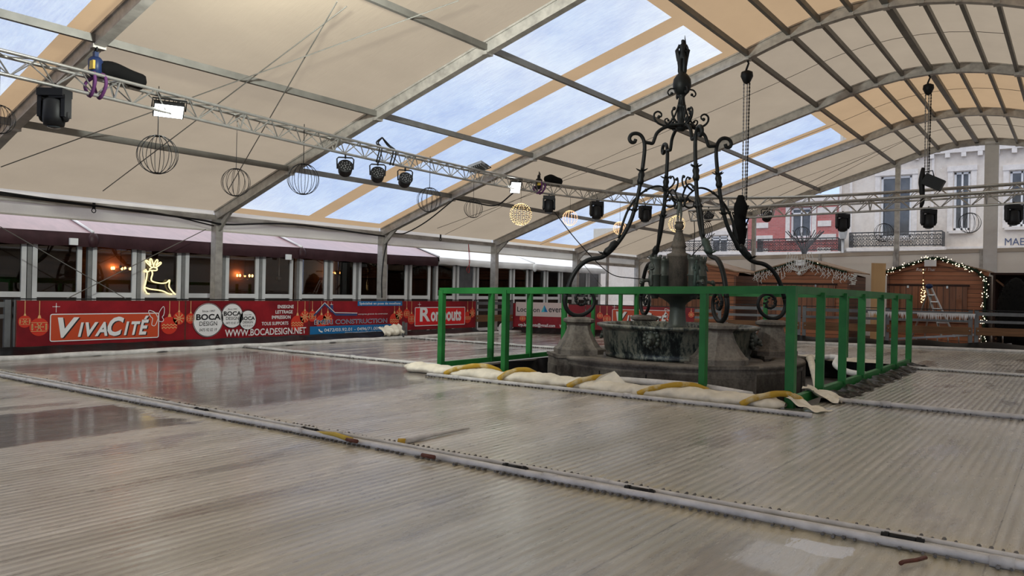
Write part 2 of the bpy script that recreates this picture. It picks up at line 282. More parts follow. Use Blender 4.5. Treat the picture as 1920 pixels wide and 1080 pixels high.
# ------------------------------------------------------------------ mesh helpers
def frame_of(d):
    d = d.normalized(); u = Vector((0, 0, 1)) if abs(d.z) < .95 else Vector((1, 0, 0)); s = d.cross(u).normalized(); return d, s, s.cross(d).normalized()
class MB:
    def __init__(s): s.v = []; s.f = []; s.sm = []
    def add(s, vs, fs, smooth=False):
        o = len(s.v); s.v += [Vector(v) for v in vs]; s.f += [tuple(i+o for i in f) for f in fs]; s.sm += [smooth]*len(fs); return s
    def box(s, c, size, rz=0., R=None):
        c = Vector(c); h = [x/2 for x in size]; R = R or Matrix.Rotation(rz, 3, 'Z')
        vs = [c+R @ Vector((sx*h[0], sy*h[1], sz*h[2])) for sx in (-1, 1) for sy in (-1, 1) for sz in (-1, 1)]
        return s.add(vs, [(0, 1, 3, 2), (4, 6, 7, 5), (0, 4, 5, 1), (2, 3, 7, 6), (0, 2, 6, 4), (1, 5, 7, 3)])
    def beam(s, p, q, w, h, up=None):
        p, q = Vector(p), Vector(q); d = (q-p).normalized(); up = Vector(up or (0, 0, 1))
        if abs(d.dot(up)) > .97: up = Vector((0, 1, 0))
        a = d.cross(up).normalized(); b = a.cross(d)
        vs = [e+a*(i*w/2)+b*(j*h/2) for e in (p, q) for i, j in ((-1, -1), (1, -1), (1, 1), (-1, 1))]
        return s.add(vs, [(3, 2, 1, 0), (4, 5, 6, 7), (0, 1, 5, 4), (1, 2, 6, 5), (2, 3, 7, 6), (3, 0, 4, 7)])
    def tube(s, pts, r, n=8, closed=False, flat=1.):
        pts = [Vector(p) for p in pts]; N = len(pts); rs = r if isinstance(r, (list, tuple)) else [r]*N
        vs = []; prev = None
        for i in range(N):
            if closed: d = pts[(i+1) % N]-pts[i-1]
            else: d = pts[min(i+1, N-1)]-pts[max(i-1, 0)]
            if d.length < 1e-9: d = Vector((0, 0, 1))
            d.normalize()
            if prev is None: _, a, b = frame_of(d)
            else:
                a = prev-d*prev.dot(d)
                if a.length < 1e-6: _, a, b = frame_of(d)
                a.normalize(); b = a.cross(d)
            prev = a
            for k in range(n):
                t = 2*pi*k/n; vs.append(pts[i]+(a*cos(t)+b*sin(t)*flat)*rs[i])
        fs = []
        for i in range(N if closed else N-1):
            j = (i+1) % N
            for k in range(n): l = (k+1) % n; fs.append((i*n+k, i*n+l, j*n+l, j*n+k))
        if not closed: fs += [tuple(range(n))[::-1], tuple((N-1)*n+k for k in range(n))]
        return s.add(vs, fs, n > 5)
    def lathe(s, prof, c=(0, 0, 0), n=24, a0=0., smooth=True, R=None):
        c = Vector(c); vs = []
        for r, z in prof:
            for k in range(n):
                t = a0+2*pi*k/n; p = Vector((r*cos(t), r*sin(t), z)); vs.append(c+(R @ p if R else p))
        fs = []
        for i in range(len(prof)-1):
            for k in range(n): l = (k+1) % n; fs.append((i*n+k, i*n+l, (i+1)*n+l, (i+1)*n+k))
        fs += [tuple(range(n))[::-1], tuple((len(prof)-1)*n+k for k in range(n))]
        return s.add(vs, fs, smooth)
    def ball(s, c, r, n=10, sc=(1, 1, 1)):
        m = max(4, n//2); prof = [(max(1e-4, r*sin(pi*i/m)), -r*cos(pi*i/m)) for i in range(m+1)]
        c = Vector(c); vs = []
        for rr, z in prof:
            for k in range(n): t = 2*pi*k/n; vs.append(c+Vector((rr*cos(t)*sc[0], rr*sin(t)*sc[1], z*sc[2])))
        fs = [(i*n+k, i*n+(k+1) % n, (i+1)*n+(k+1) % n, (i+1)*n+k) for i in range(m) for k in range(n)]
        return s.add(vs, fs, True)
    def octa(s, c, r):
        c = Vector(c); vs = [c+Vector(v)*r for v in ((1, 0, 0), (0, 1, 0), (-1, 0, 0), (0, -1, 0), (0, 0, 1), (0, 0, -1))]
        return s.add(vs, [(0, 1, 4), (1, 2, 4), (2, 3, 4), (3, 0, 4), (1, 0, 5), (2, 1, 5), (3, 2, 5), (0, 3, 5)])
    def prism(s, poly, base, U, V, depth):
        U, V = Vector(U), Vector(V); Nn = U.cross(V).normalized(); b = Vector(base); n = len(poly)
        vs = [b+U*x+V*y for x, y in poly]+[b+U*x+V*y-Nn*depth for x, y in poly]
        fs = [tuple(range(n)), tuple(range(n, 2*n))[::-1]]+[(i, i+n, (i+1) % n+n, (i+1) % n) for i in range(n)]
        return s.add(vs, fs)
    def grid(s, fn, nu, nv, smooth=True):
        vs = [fn(i/nu, j/nv) for j in range(nv+1) for i in range(nu+1)]
        fs = [(j*(nu+1)+i, j*(nu+1)+i+1, (j+1)*(nu+1)+i+1, (j+1)*(nu+1)+i) for j in range(nv) for i in range(nu)]
        return s.add(vs, fs, smooth)
    def build(s, name, m, parent=None, origin=None):
        o_ = Vector(origin) if origin is not None else Vector((0, 0, 0))
        me = bpy.data.meshes.new(name); me.from_pydata([tuple(v-o_) for v in s.v], [], s.f)
        me.polygons.foreach_set('use_smooth', s.sm); me.materials.append(MT[m] if isinstance(m, str) else m); me.update()
        o = bpy.data.objects.new(name, me); C.objects.link(o); o.location = o_
        if parent is not None:
            o.parent = parent; pl = Vector((0, 0, 0)); q = parent
            while q is not None: pl += q.location; q = q.parent
            # children keep world placement
            o.location = o_-pl
        return o
def tag(o, label=None, cat=None, group=None, kind=None):
    if label: o['label'] = label
    if cat: o['category'] = cat
    if group: o['group'] = group
    if kind: o['kind'] = kind
    return o
def thing(name, label, cat, loc=(0, 0, 0), group=None):
    o = bpy.data.objects.new(name, None); C.objects.link(o); o.location = loc; o.empty_display_size = .2; return tag(o, label, cat, group)
def struct(o): o['kind'] = 'structure'; return o
def copy_tree(o, parent=None):
    c = o.copy(); C.objects.link(c); c.parent = parent
    for ch in list(o.children): copy_tree(ch, c)
    return c
def place(proto, used, loc, rz=0., label=None, group=None, sc=1., rot=None):
    if proto.name.startswith('moving_head'): sc *= .86
    o = copy_tree(proto) if used[0] else proto
    used[0] = True; o.location = loc; o.rotation_euler = rot or (0, 0, rz); o.scale = (sc, sc, sc)
    if label: o['label'] = label
    if group: o['group'] = group
    return o
def spline(P, n=8):
    P = [Vector(p) for p in P]; Q = [P[0]*2-P[1]]+P+[P[-1]*2-P[-2]]; out = []
    for i in range(1, len(Q)-2):
        for k in range(n):
            t = k/n; a, b, c_, d = Q[i-1], Q[i], Q[i+1], Q[i+2]
            out.append(.5*((2*b)+(c_-a)*t+(2*a-5*b+4*c_-d)*t*t+(3*b-a-3*c_+d)*t**3))
    return out+[P[-1]]
class Fr:   # a flat drawing frame on a real surface
    def __init__(s, o, U, V): s.o = Vector(o); s.U = Vector(U).normalized(); s.V = Vector(V).normalized(); s.N = s.U.cross(s.V)
    def p(s, u, v, l=0): return s.o+s.U*u+s.V*v+s.N*(.002*l)
    def px(s, x, y):
        d = ray(x, y); t = (s.o-EYE).dot(s.N)/d.dot(s.N); q = EYE+d*t-s.o; return q.dot(s.U), q.dot(s.V)
    def poly(s, mb, pts, l): mb.add([s.p(u, v, l) for u, v in pts], [tuple(range(len(pts)))]); return mb
    def disc(s, mb, u, v, r, l, n=28): return s.poly(mb, [(u+r*cos(2*pi*k/n), v+r*sin(2*pi*k/n)) for k in range(n)], l)
    def stroke(s, mb, pts, w, l, closed=False):
        P = [Vector((a, b)) for a, b in pts]; n = len(P); L = []
        for i in range(n):
            d = (P[(i+1) % n]-P[i-1]) if closed else (P[min(i+1, n-1)]-P[max(i-1, 0)])
            d = d.normalized() if d.length > 1e-9 else Vector((1, 0)); nn = Vector((-d.y, d.x))*w/2; L.append((P[i]+nn, P[i]-nn))
        for i in range(n if closed else n-1):
            a, b = L[i]; c_, d = L[(i+1) % n]; mb.add([s.p(*a, l), s.p(*b, l), s.p(*d, l), s.p(*c_, l)], [(0, 1, 2, 3)])
        return mb
def rrect(u0, v0, u1, v1, r, k=5):
    out = []
    for cx, cy, a in ((u1-r, v1-r, 0), (u0+r, v1-r, 90), (u0+r, v0+r, 180), (u1-r, v0+r, 270)):
        out += [(cx+r*cos(radians(a+90*i/k)), cy+r*sin(radians(a+90*i/k))) for i in range(k+1)]
    return out
def text(fr, body, u0, v0, w, h, m, parent, l=3, shear=0., bold=0., name='lettering', slope=0., depth=0.):
    cu = bpy.data.curves.new(name, 'FONT'); cu.body = body; cu.shear = shear; cu.offset = bold; cu.resolution_u = 3; cu.extrude = depth
    ob = bpy.data.objects.new(name, cu); C.objects.link(ob)
    bpy.context.view_layer.update()
    me = bpy.data.meshes.new_from_object(ob.evaluated_get(bpy.context.evaluated_depsgraph_get()))
    bpy.data.objects.remove(ob)
    xs = [v.co.x for v in me.vertices]; ys = [v.co.y for v in me.vertices]
    x0, x1, y0, y1 = min(xs), max(xs), min(ys), max(ys); base = 0 if y0 > -.3 else y0
    sx = w/(x1-x0); sy = h/((y1-y0) if y0 < -.05 else y1)
    off = Vector((0, 0, 0)); q = parent
    while q is not None: off += q.location; q = q.parent
    for v in me.vertices:
        u = u0+(v.co.x-x0)*sx; vv = v0+(v.co.y-(y0 if y0 < -.05 else 0))*sy+slope*(v.co.x-x0)*sx
        v.co = fr.p(u, vv, l)+fr.N*v.co.z-off
    me.materials.clear(); me.materials.append(MT[m]); o = bpy.data.objects.new(name, me); C.objects.link(o); o.parent = parent; return o
def skin(name, verts, edges, radii, m, parent=None, sub=1, loc=(0, 0, 0)):
    me = bpy.data.meshes.new(name); me.from_pydata([tuple(v) for v in verts], edges, []); o = bpy.data.objects.new(name, me); C.objects.link(o)
    o.modifiers.new('skin', 'SKIN').use_smooth_shade = True
    for i, r in enumerate(radii): me.skin_vertices[0].data[i].radius = (r, r)
    me.skin_vertices[0].data[0].use_root = True
    s_ = o.modifiers.new('sub', 'SUBSURF'); s_.levels = sub; s_.render_levels = sub
    me.materials.append(MT[m]); o.parent = parent; o.location = loc; return o
# ------------------------------------------------------------------ tent
RX = -2.88
LP = [(-15.26, 2.73), (-12.83, 3.58), (-10.38, 4.39), (-7.88, 5.18), (-5.35, 5.95), (-4.56, 6.22), (-4.01, 6.36), (-3.45, 6.45), (-2.88, 6.48)]
PR = LP+[(2*RX-x, z) for x, z in LP[-2::-1]]
def roofz(x):
    for (a, za), (b, zb) in zip(PR, PR[1:]):
        if a <= x <= b: return za+(zb-za)*(x-a)/(b-a)
    return PR[0][1]
YA = [5.07+5*k for k in range(-3, 6)]
tn = [0]
def trim(mb, m):
    tn[0] += 1; return struct(mb.build('trim_%d' % tn[0], m))
def arch_path(n=2):
    # dense smooth outline of an arch
    pts = [Vector((x, 0, z)) for x, z in PR]; return pts
def strip_between(mb, y0, y1, x0, x1, dz):
    xs = [x0]+[x for x, _ in PR if x0+.02 < x < x1-.02]+[x1]
    for a, b in zip(xs, xs[1:]):
        mb.add([(a, y0, roofz(a)+dz), (b, y0, roofz(b)+dz), (b, y1, roofz(b)+dz), (a, y1, roofz(a)+dz)], [(0, 1, 2, 3)])
XE = 2*RX+15.26
cn = [0]
def ceil_obj(mb, m):
    o = mb.build('ceiling' if cn[0] == 0 else 'ceiling.%03d' % cn[0], m); cn[0] += 1; return struct(o)
for k in range(len(YA)-1):
    y0, y1 = YA[k], YA[k+1]; clr = (k % 2 == 0)
    if not clr:
        mb = MB(); strip_between(mb, y0, y1, -15.26, XE, .11); ceil_obj(mb, 'pvc')
    else:
        xc = -5.72
        mb = MB(); strip_between(mb, y0, y1, xc, 2*RX-xc, .11)
        for s_ in (0, 1):
            xa, xb = (-15.26, xc) if s_ == 0 else (2*RX-xc, XE)
            for a, b in ((y0, y0+.32), (y0+2.3, y0+2.78), (y1-.36, y1)): strip_between(mb, a, b, xa, xb, .11)
            xa2, xb2 = (-15.26, -15.0) if s_ == 0 else (XE-.26, XE)
            for a, b in ((y0+.32, y0+2.3), (y0+2.78, y1-.36)): strip_between(mb, a, b, xa2, xb2, .11)
        ceil_obj(mb, 'tan')
        mb = MB()
        for xa, xb in ((-15.0, xc), (2*RX-xc, XE-.26)):
            for a, b in ((y0+.32, y0+2.3), (y0+2.78, y1-.36)): strip_between(mb, a, b, xa, xb, .11)
        ceil_obj(mb, 'clear')
for k, y in enumerate(YA):     # arches: hollow box profile with flange lips, columns with rail grooves
    mb = MB()
    for (a, za), (b, zb) in zip(PR, PR[1:]):
        mb.beam((a, y, za), (b, y, zb), .10, .20); mb.beam((a, y, za-.10), (b, y, zb-.10), .14, .025); mb.beam((a, y, za+.09), (b, y, zb+.09), .15, .03)
    for x, z in PR[1:-1]:
        mb.box((x, y, z-.10), (.10, .17, .05))
    trim(mb, 'alu')
    for x in (-15.26, XE):
        mb = MB(); mb.box((x, y, 1.17), (.20, .12, 3.05)); mb.box((x+.105*(1 if x < 0 else -1), y, 1.17), (.02, .17, 3.05)); mb.box((x, y, -.34), (.4, .4, .02))
        s_ = 1 if x < 0 else -1
        mb.beam((x, y, 2.35), (x+.5*s_, y, 2.82), .06, .10)
        trim(mb, 'alu')
for k in range(len(YA)-1):
    for i, (x, z) in enumerate(PR):
        if x > 5.5: continue
        big = abs(x-RX) < .01
        mb = MB()
        if 0 < i: mb.box((x, (YA[k]+YA[k+1])/2, z+.0), (.12 if big else .065, 4.9, .10)); trim(mb, 'alu_purlin')
    # eave gutter beam and valance
    for x, s_ in ((-15.3, 1), (XE+.04, -1)):
        mb = MB(); mb.box((x, (YA[k]+YA[k+1])/2, 2.70), (.14, 4.88, .10)); mb.box((x+.06*s_, (YA[k]+YA[k+1])/2, 2.65), (.03, 4.88, .03)); trim(mb, 'alu')
        mb = MB(); yc = YA[k]
        mb.grid(lambda u, v: Vector((x-.05*s_+.012*sin(u*23), yc+5.0*u, 2.86-.45*v+.008*sin(u*31))), 30, 2); mb.box((x-.05*s_, yc+2.5, 2.415), (.03, 4.86, .03))
        trim(mb, 'valance')
# seams along the middle of the membranes
for y in (12.57+5, 27.57, 22.6):
    mb = MB(); xs = [-15.2+i*.5 for i in range(29)]
    mb.tube([(x, y, roofz(x)+.095) for x in xs if x < -1], .006, 5); trim(mb, 'alu_purlin')
# gable end: posts, transom, beige lower panels, clear film
GY = 30.07
def tz(x): return 2.60+.021*(x+15.2)
mb = MB()
for x, w in ((-10.29, .14), (-5.25, .16), (-2.45, .40), (2.1, .16), (6.0, .14)):
    mb = MB(); mb.box((x, GY, (roofz(x)-.35)/2), (w, .12, roofz(x)+.35)); trim(mb, 'alu' if w < .3 else 'white_frame')
mb = MB(); mb.beam((-15.2, GY, tz(-15.2)), (XE, GY, tz(XE)), .09, .10); mb.beam((-15.2, GY, tz(-15.2)+.06), (XE, GY, tz(XE)+.06), .11, .03); trim(mb, 'beige_panel')
xs = [-15.2, -12.8, -10.3, -7.8, -5.3, -2.7, -.4, 2., 5., 9.3]
for i, (a, b) in enumerate(zip(xs, xs[1:])):
    mb = MB(); mb.grid(lambda u, v: Vector((a+.04+(b-a-.08)*u, GY+.03+.03*sin(pi*u)*sin(pi*v), -.3+(tz(a+(b-a)*u)+.28)*v)), 6, 6)
    o = struct(mb.build('wall_back' if i == 0 else 'wall_back.%03d' % i, 'beige_panel'))
    mb = MB(); mb.box((b, GY-.06, tz(b)-.5), (.10, .05, 1.1)); mb.box((b, GY-.09, tz(b)-.06), (.05, .04, .18)); trim(mb, 'alu')
xs = [-15.2+.6*i for i in range(0, 42)]
mb = MB()
for a, b in zip(xs, xs[1:]):
    za, zb = tz(a), tz(b); ta, tb = max(za, roofz(a)-.08), max(zb, roofz(b)-.08)
    mb.add([(a, GY+.05, za), (b, GY+.05, zb), (b, GY+.05, tb), (a, GY+.05, ta)], [(0, 1, 2, 3)])
struct(mb.build('window_1', 'gclear'))
# last side bay is closed with clear film and an intermediate post
mb = MB(); mb.grid(lambda u, v: Vector((-15.26+.05*sin(9*u+3*v)*sin(pi*u), 25.2+4.75*u, .9+1.8*v)), 24, 8); struct(mb.build('window_2', 'gclear'))
mb = MB(); mb.box((-15.26, 27.5, 1.2), (.08, .10, 3.0)); mb.box((-15.26, 27.5, 2.35), (.09, 4.8, .09)); trim(mb, 'alu')
mb = MB(); mb.grid(lambda u, v: Vector((XE+.05, -9.9+40*u, -.35+3.0*v)), 8, 2); struct(mb.build('wall_right', 'beige_panel'))
# ground
mb = MB(); mb.box((-5, 20, -.42), (90, 110, .12)); g = struct(mb.build('ground', 'ground'))
# ------------------------------------------------------------------ rink floor (ice mats) with the opening around the fountain
def farY(x): return 19.0+.268*(x+13.9)
FXL, FXR, FY0 = -13.4, 8.8, -3.0
HX0, HX1, HY0, HY1 = -8.15, -2.48, 9.02, 16.3
mb = MB()
for poly in ([(FXL, FY0), (HX0, FY0), (HX0, farY(HX0)), (FXL, farY(FXL))], [(HX1, FY0), (FXR, FY0), (FXR, farY(FXR)), (HX1, farY(HX1))],
             [(HX0, FY0), (HX1, FY0), (HX1, HY0), (HX0, HY0)], [(HX0, HY1), (HX1, HY1), (HX1, farY(HX1)), (HX0, farY(HX0))]):
    mb.prism([(x, y) for x, y in poly], (0, 0, 0), (1, 0, 0), (0, 1, 0), .10)
struct(mb.build('floor', 'floor'))
mb = MB(); mb.box((-2.3, 8, -.225), (22.2, 23, .22)); 
# rink substrate below the mats (frame of boards), left open around the fountain
mb = MB()
for a, b, c_, d in ((FXL, HX0-.05, FY0, 19.0), (HX1+.05, FXR, FY0, 21.9), (HX0, HX1, FY0, HY0-.05), (HX0, HX1, HY1+.05, 20.2)):
    mb.box(((a+b)/2, (c_+d)/2, -.23), (b-a-.04, d-c_-.04, .24))
struct(mb.build('trim_rink_base', 'sheet'))
# ------------------------------------------------------------------ header pipes
hd = [0]
def header(label, x0, x1, y, n=2, r=.034, slope=0., fr_side=1, coup=(), z=.036):
    t = thing('header_pipe', label, 'pipe', ((x0+x1)/2, y, 0), 'cooling header pipes across the rink mats')
    offs = [(0., r)] if n == 1 else [(-.085, .023), (.01, .012), (.085, .016)]
    for i, (oy, rr_) in enumerate(offs):
        mb = MB(); yy = y+oy; N = max(8, int((x1-x0)/.5))
        mb.tube([(x0+(x1-x0)*k/N, yy+slope*(x1-x0)*k/N+.010*sin(k*1.7+i*2), rr_+.004) for k in range(N+1)], rr_, 10)
        for k in range(1, N, 5): xj = x0+(x1-x0)*(k+i*.3)/N; mb.tube([(xj-.05, yy, rr_+.004), (xj+.05, yy, rr_+.004)], rr_*1.3, 10)
        mb.build('pipe', 'pipe', t)
    mb = MB(); N = int((x1-x0)/.052)
    for s_ in ([1, -1] if fr_side == 0 else [fr_side]):
        for k in range(N):
            x = x0+.052*k; yy = y+slope*(x-x0)+(s_*.05 if n == 1 else (.155 if s_ > 0 else -.14))
            q1 = random.random()
            if q1 < .18: continue
            mb.tube([(x, yy-.03*s_, .010), (x+.006*q1, yy+(.018*q1)*s_, .014+.008*random.random())], .007+.004*random.random(), 5)
    tag(mb.build('hose_ends', 'fringe', t), kind='stuff')
    for cx in coup:
        mb = MB(); yy = y+.01; r = .017; z = .025
        mb.tube([(cx-.10, yy, z), (cx+.10, yy, z)], r*1.15, 12); mb.tube([(cx-.085, yy, z), (cx-.065, yy, z)], r*1.4, 12); mb.tube([(cx+.065, yy, z), (cx+.085, yy, z)], r*1.4, 12); mb.build('coupling', 'black', t)
    return t
header('long pair of pale header pipes across the foreground mats', FXL, FXR, 4.42, 3, .036, 0, 0, (-6.9, -5.3, -3.15, -2.2, -.72))
header('pale header pipe in front of the cream cloth roll at the green fence', -7.5, -2.22, 8.36, 1, .026, 0, -1)
header('pale header pipe from the left rink edge to the green fence', FXL, -8.2, 9.5, 1, .026, 0, -1)
header('pale header pipe right of the green fence front corner', -2.3, FXR, 9.8, 1, .03, 0, -1, (1.2,))
header('far pale header pipe on the left behind the green fence', FXL, -8.3, 14.3, 1, .026, 0, -1)
header('far pale header pipe right of the green fence back corner', -2.45, FXR, 15.4, 1, .026, .0, -1)
# yellow hose section and clamps on the foreground header
p = atZ(628, 818, .04); mb = MB(); mb.tube([p+Vector((-.25, .02, -.01)), p+Vector((0, 0, .015)), p+Vector((.22, -.02, 0))], .020, 10)
tag(mb.build('hose', 'yellow', None, p), 'short yellow hose lying on the foreground header pipes', 'hose')
for (x, y, lab) in ((803, 850, 'rust red clamp on the foreground header pipes near the loose grey pipe'), (660, 821, 'small rust red clamp beside the yellow hose on the foreground header')):
    p = atZ(x, y, .07); mb = MB(); mb.tube([p+Vector((-.06, 0, -.02)), p+Vector((.06, 0, -.02))], .015, 10); tag(mb.build('pipe_clamp', 'clampred', None, p), lab, 'clamp')
p = atZ(1718, 1050, .02); mb = MB(); mb.tube([p+Vector((.03, .07, 0)), p, p+Vector((-.045, -.07, 0)), p+Vector((-.05, -.10, 0))], .010, 8)
tag(mb.build('hose_stub', 'clampred', None, p), 'thin rust red hose stub on the foreground mat below the long header', 'hose')
mb = MB(); a, b = atZ(755, 829, .02), atZ(880, 803, .01); mb.tube([a, a*.6+b*.4+Vector((0, 0, .01)), b], [.024, .018, .006], 10)
t = thing('loose_tube', 'loose grey tube with muddy end lying along the mat behind the foreground header', 'tube', a); mb.build('tube', 'pipe', t)
mb = MB(); mb.tube([a+Vector((-.03, -.02, .0)), a+Vector((.02, .01, .0))], .03, 10); mb.build('end_cap', 'hose', t)
# rink edge rims
mb = MB(); mb.tube([(FXL-.02, -3+.5*k, .03+.008*sin(k*2.1)) for k in range(45)], .05, 8); tag(mb.build('edge_tube', 'pipe', None, (FXL, 8, 0)), 'long white tube along the left rink edge below the red banners', 'tube')
mb = MB(); mb.tube([(FXL+.56*k, farY(FXL+.56*k)+.02, .03) for k in range(39)], .045, 8); tag(mb.build('edge_tube', 'pipe', None, (-4, farY(-4), 0)), 'white tube along the far rink edge in front of the chalets', 'tube')
# ------------------------------------------------------------------ left barrier, black skirt and printed banners
BX = -13.85
def barrier_panel(p0, p1, label, ztop=.99, board=True, group='grey rink barrier panels', zb=-.2):
    p0, p1 = Vector((*p0, 0)), Vector((*p1, 0)); U = (p1-p0).normalized(); L = (p1-p0).length; V = Vector((0, 0, 1)); Nn = U.cross(V)
    t = thing('barrier_panel', label, 'barrier', (p0+p1)/2, group)
    for s_ in (0.045, L-.045):
        mb = MB(); mb.beam(p0+U*s_+V*zb, p0+U*s_+V*ztop, .09, .06, Nn); mb.build('post', 'greyrail', t)
    for z, h in ((ztop-.09, .085), (ztop-.28, .065), (zb+.1, .06)):
        mb = MB(); mb.beam(p0+V*z, p1+V*z, .045, h); mb.build('rail', 'greyrail', t)
    mb = MB(); mb.beam(p0+V*ztop, p1+V*ztop, .07, .02); mb.build('cap_strip', 'black', t)
    if board:
        mb = MB(); mb.beam(p0+U*.03+V*(ztop-.52)+Nn*.04, p1-U*.03+V*(ztop-.52)+Nn*.04, .03, .19); mb.build('kick_board', 'board', t)
        for s_ in (.07, L-.07):
            mb = MB(); mb.ball(p0+U*s_+V*(ztop-.51)+Nn*.062, .02, 8); mb.build('bolt', 'steel', t)
    return t
ys = [-.6, 2.5, 5.52]+[5.52+2.94*k for k in range(1, 5)]
for i, (a, b) in enumerate(zip(ys, ys[1:])):
    if b > 4: barrier_panel((BX-.05, a+.02), (BX-.05, b-.02), ['', 'bare grey barrier panel at the left frame edge beside the first banner', 'grey barrier panel behind the leftmost red banner', 'grey barrier panel behind the banner with three round white emblems', 'grey barrier panel behind the banner with the blue house logo', 'grey barrier panel behind the banner with the old black-letter logo'][i], .945, board=False)
barrier_panel((BX-.05, 17.4), (BX+.12, 19.0), 'bare grey barrier panel with brown board beside the grey tent column', .95)
mb = MB()
mb.grid(lambda u, v: Vector((BX+.05+.38*(1-v)**1.3*(1+.12*sin(u*170)+.1*sin(u*71)), 2.+15.3*u, .01+.165*v+.006*sin(u*120))), 300, 6)
tag(mb.build('plastic_sheet', 'sheet', None, (BX, 10, 0)), 'black plastic sheeting hanging below the long row of red banners', 'sheeting')
def strings(fr, mbS, u, v, r, top): fr.stroke(mbS, [(u, v+r), (u, top)], .012, 4)
def bauble(fr, t, u, v, r, style, top):
    a = MB(); fr.disc(a, u, v, r, 4, 26); o = a.build('printed_bauble', 'b_ball', t)
    g = MB(); strings(fr, g, u, v, r, top); fr.poly(g, [(u-.2*r, v+.95*r), (u+.2*r, v+.95*r), (u+.1*r, v+1.3*r), (u-.1*r, v+1.3*r)], 5)
    if style == 0:
        for k in range(6):
            an = pi*k/3; fr.stroke(g, [(u, v), (u+.38*r*cos(an), v+.38*r*sin(an))], .09*r, 6); fr.disc(g, u+.38*r*cos(an), v+.38*r*sin(an), .09*r, 6, 8)
        for s_ in (-1, 1):
            for k in range(-2, 3): fr.disc(g, u+s_*.72*r, v+.13*r*k, .10*r, 6, 8)
            fr.stroke(g, [(u-.85*r, v+s_*.48*r), (u+.85*r, v+s_*.48*r)], .05*r, 6)
    elif style == 1:
        for dv in (-.25, .05):
            fr.stroke(g, [(u+r*(-.88+.22*k), v+r*(dv+(.09 if k % 2 else -.09))) for k in range(9)], .10*r, 6)
    else:
        for k in range(8):
            an = pi*k/4; fr.stroke(g, [(u+.1*r*cos(an), v+.1*r*sin(an)), (u+.7*r*cos(an), v+.7*r*sin(an))], .13*r, 6); fr.disc(g, u+.75*r*cos(an), v+.75*r*sin(an), .11*r, 6, 8)
    g.build('gold_pattern', 'b_gold', o)
def banner(fr, u0, u1, v0, v1, label):
    mid = fr.p((u0+u1)/2, v0)
    t = thing('banner', label, 'banner', mid, 'printed banners around the rink')
    mb = MB(); mb.prism([(u0, v0), (u1, v0), (u1, v1), (u0, v1)], fr.o, fr.U, fr.V, .006); mb.build('sheet', 'b_red', t)
    mb = MB(); fr.stroke(mb, rrect(u0+.006, v0+.006, u1-.006, v1-.006, .004, 1), .010, 1, True); mb.build('hem', 'clampred', t)
    return t
FL = Fr((BX, 0, 0), (0, 1, 0), (0, 0, 1))
VT, VB = .925, .16
def U_(x, y=590): return FL.px(x, y)[0]
def pxr(fr, x, y): return fr.px(x, y)
def sparkle(fr, t, u, v, s_=.05):
    mb = MB(); fr.stroke(mb, [(u-s_, v), (u+s_, v)], .008, 5); fr.stroke(mb, [(u, v-s_*1.6), (u, v+s_)], .008, 5); fr.disc(mb, u, v, s_*.22, 6, 10); mb.build('printed_star', 'b_white', t)
def viva(fr, t, x0, y0, x1, y1, x2, y2, x3, y3):
    # logo box given by its left-bottom and right-top corners on the banner plane
    ua, va = fr.px(x0, y0); ub, vb = fr.px(x1, y1)
    a = MB(); fr.poly(a, rrect(ua, va, ub, vb, .03), 7); lo = a.build('logo_box', 'b_orange', t)
    w = MB(); fr.stroke(w, rrect(ua, va, ub, vb, .03), .016, 8, True); w.build('outline', 'b_white', lo)
    W_ = ub-ua; H_ = vb-va
    for dx, dz, m, l in ((.022, -.014, 'b_black', 8), (0, 0, 'b_white', 9)):
        kk = ((.06, 'V', .185, .72), (.235, 'I', .05, .52), (.30, 'V', .115, .52), (.385, 'A', .115, .52), (.50, 'C', .155, .72), (.655, 'I', .05, .52), (.725, 'T', .09, .52), (.80, 'É', .10, .74))
        for f_, s_, ww, hh in kk:
            text(fr, s_, ua+W_*f_+dx, va+H_*.16+dz, W_*ww, H_*hh, m, lo, l, .28, .035)
    cu, cv = fr.px(x2, y2); s_ = H_*.42; b = MB()
    def wing(pts): 
        P = spline([(cu+s_*x, cv+s_*y, 0) for x, y in pts], 6); fr.stroke(b, [(p_.x, p_.y) for p_ in P], .012, 11)
    wing([(0, -.1), (-.35, .45), (-.95, .62), (-.80, .1), (-.55, -.18), (-.62, -.75), (-.30, -.85), (-.05, -.35), (0, -.1)])
    wing([(0, -.1), (.15, .5), (.52, 1.0), (.66, .75), (.60, .2), (.45, -.02), (.60, -.30), (.45, -.48), (.1, -.40), (0, -.1)])
    b.build('butterfly', 'b_white', lo)
# 1 VivaCite
b1 = banner(FL, U_(30), U_(348)-.008, VB, VT, 'long red rink banner with white radio station lettering and butterfly, left end of the row')
for x, y, r, st in ((46, 603, 12.5, 0), (73, 613, 18, 0), (317, 610, 15.5, 1), (335, 597, 11, 2)):
    u, v = FL.px(x, y); bauble(FL, b1, u, v, (FL.px(x+r, y)[0]-u), st, VT-.01)
sparkle(FL, b1, *FL.px(105, 575), .06); viva(FL, b1, 93, 640, 297, 587, 295, 594, 0, 0)
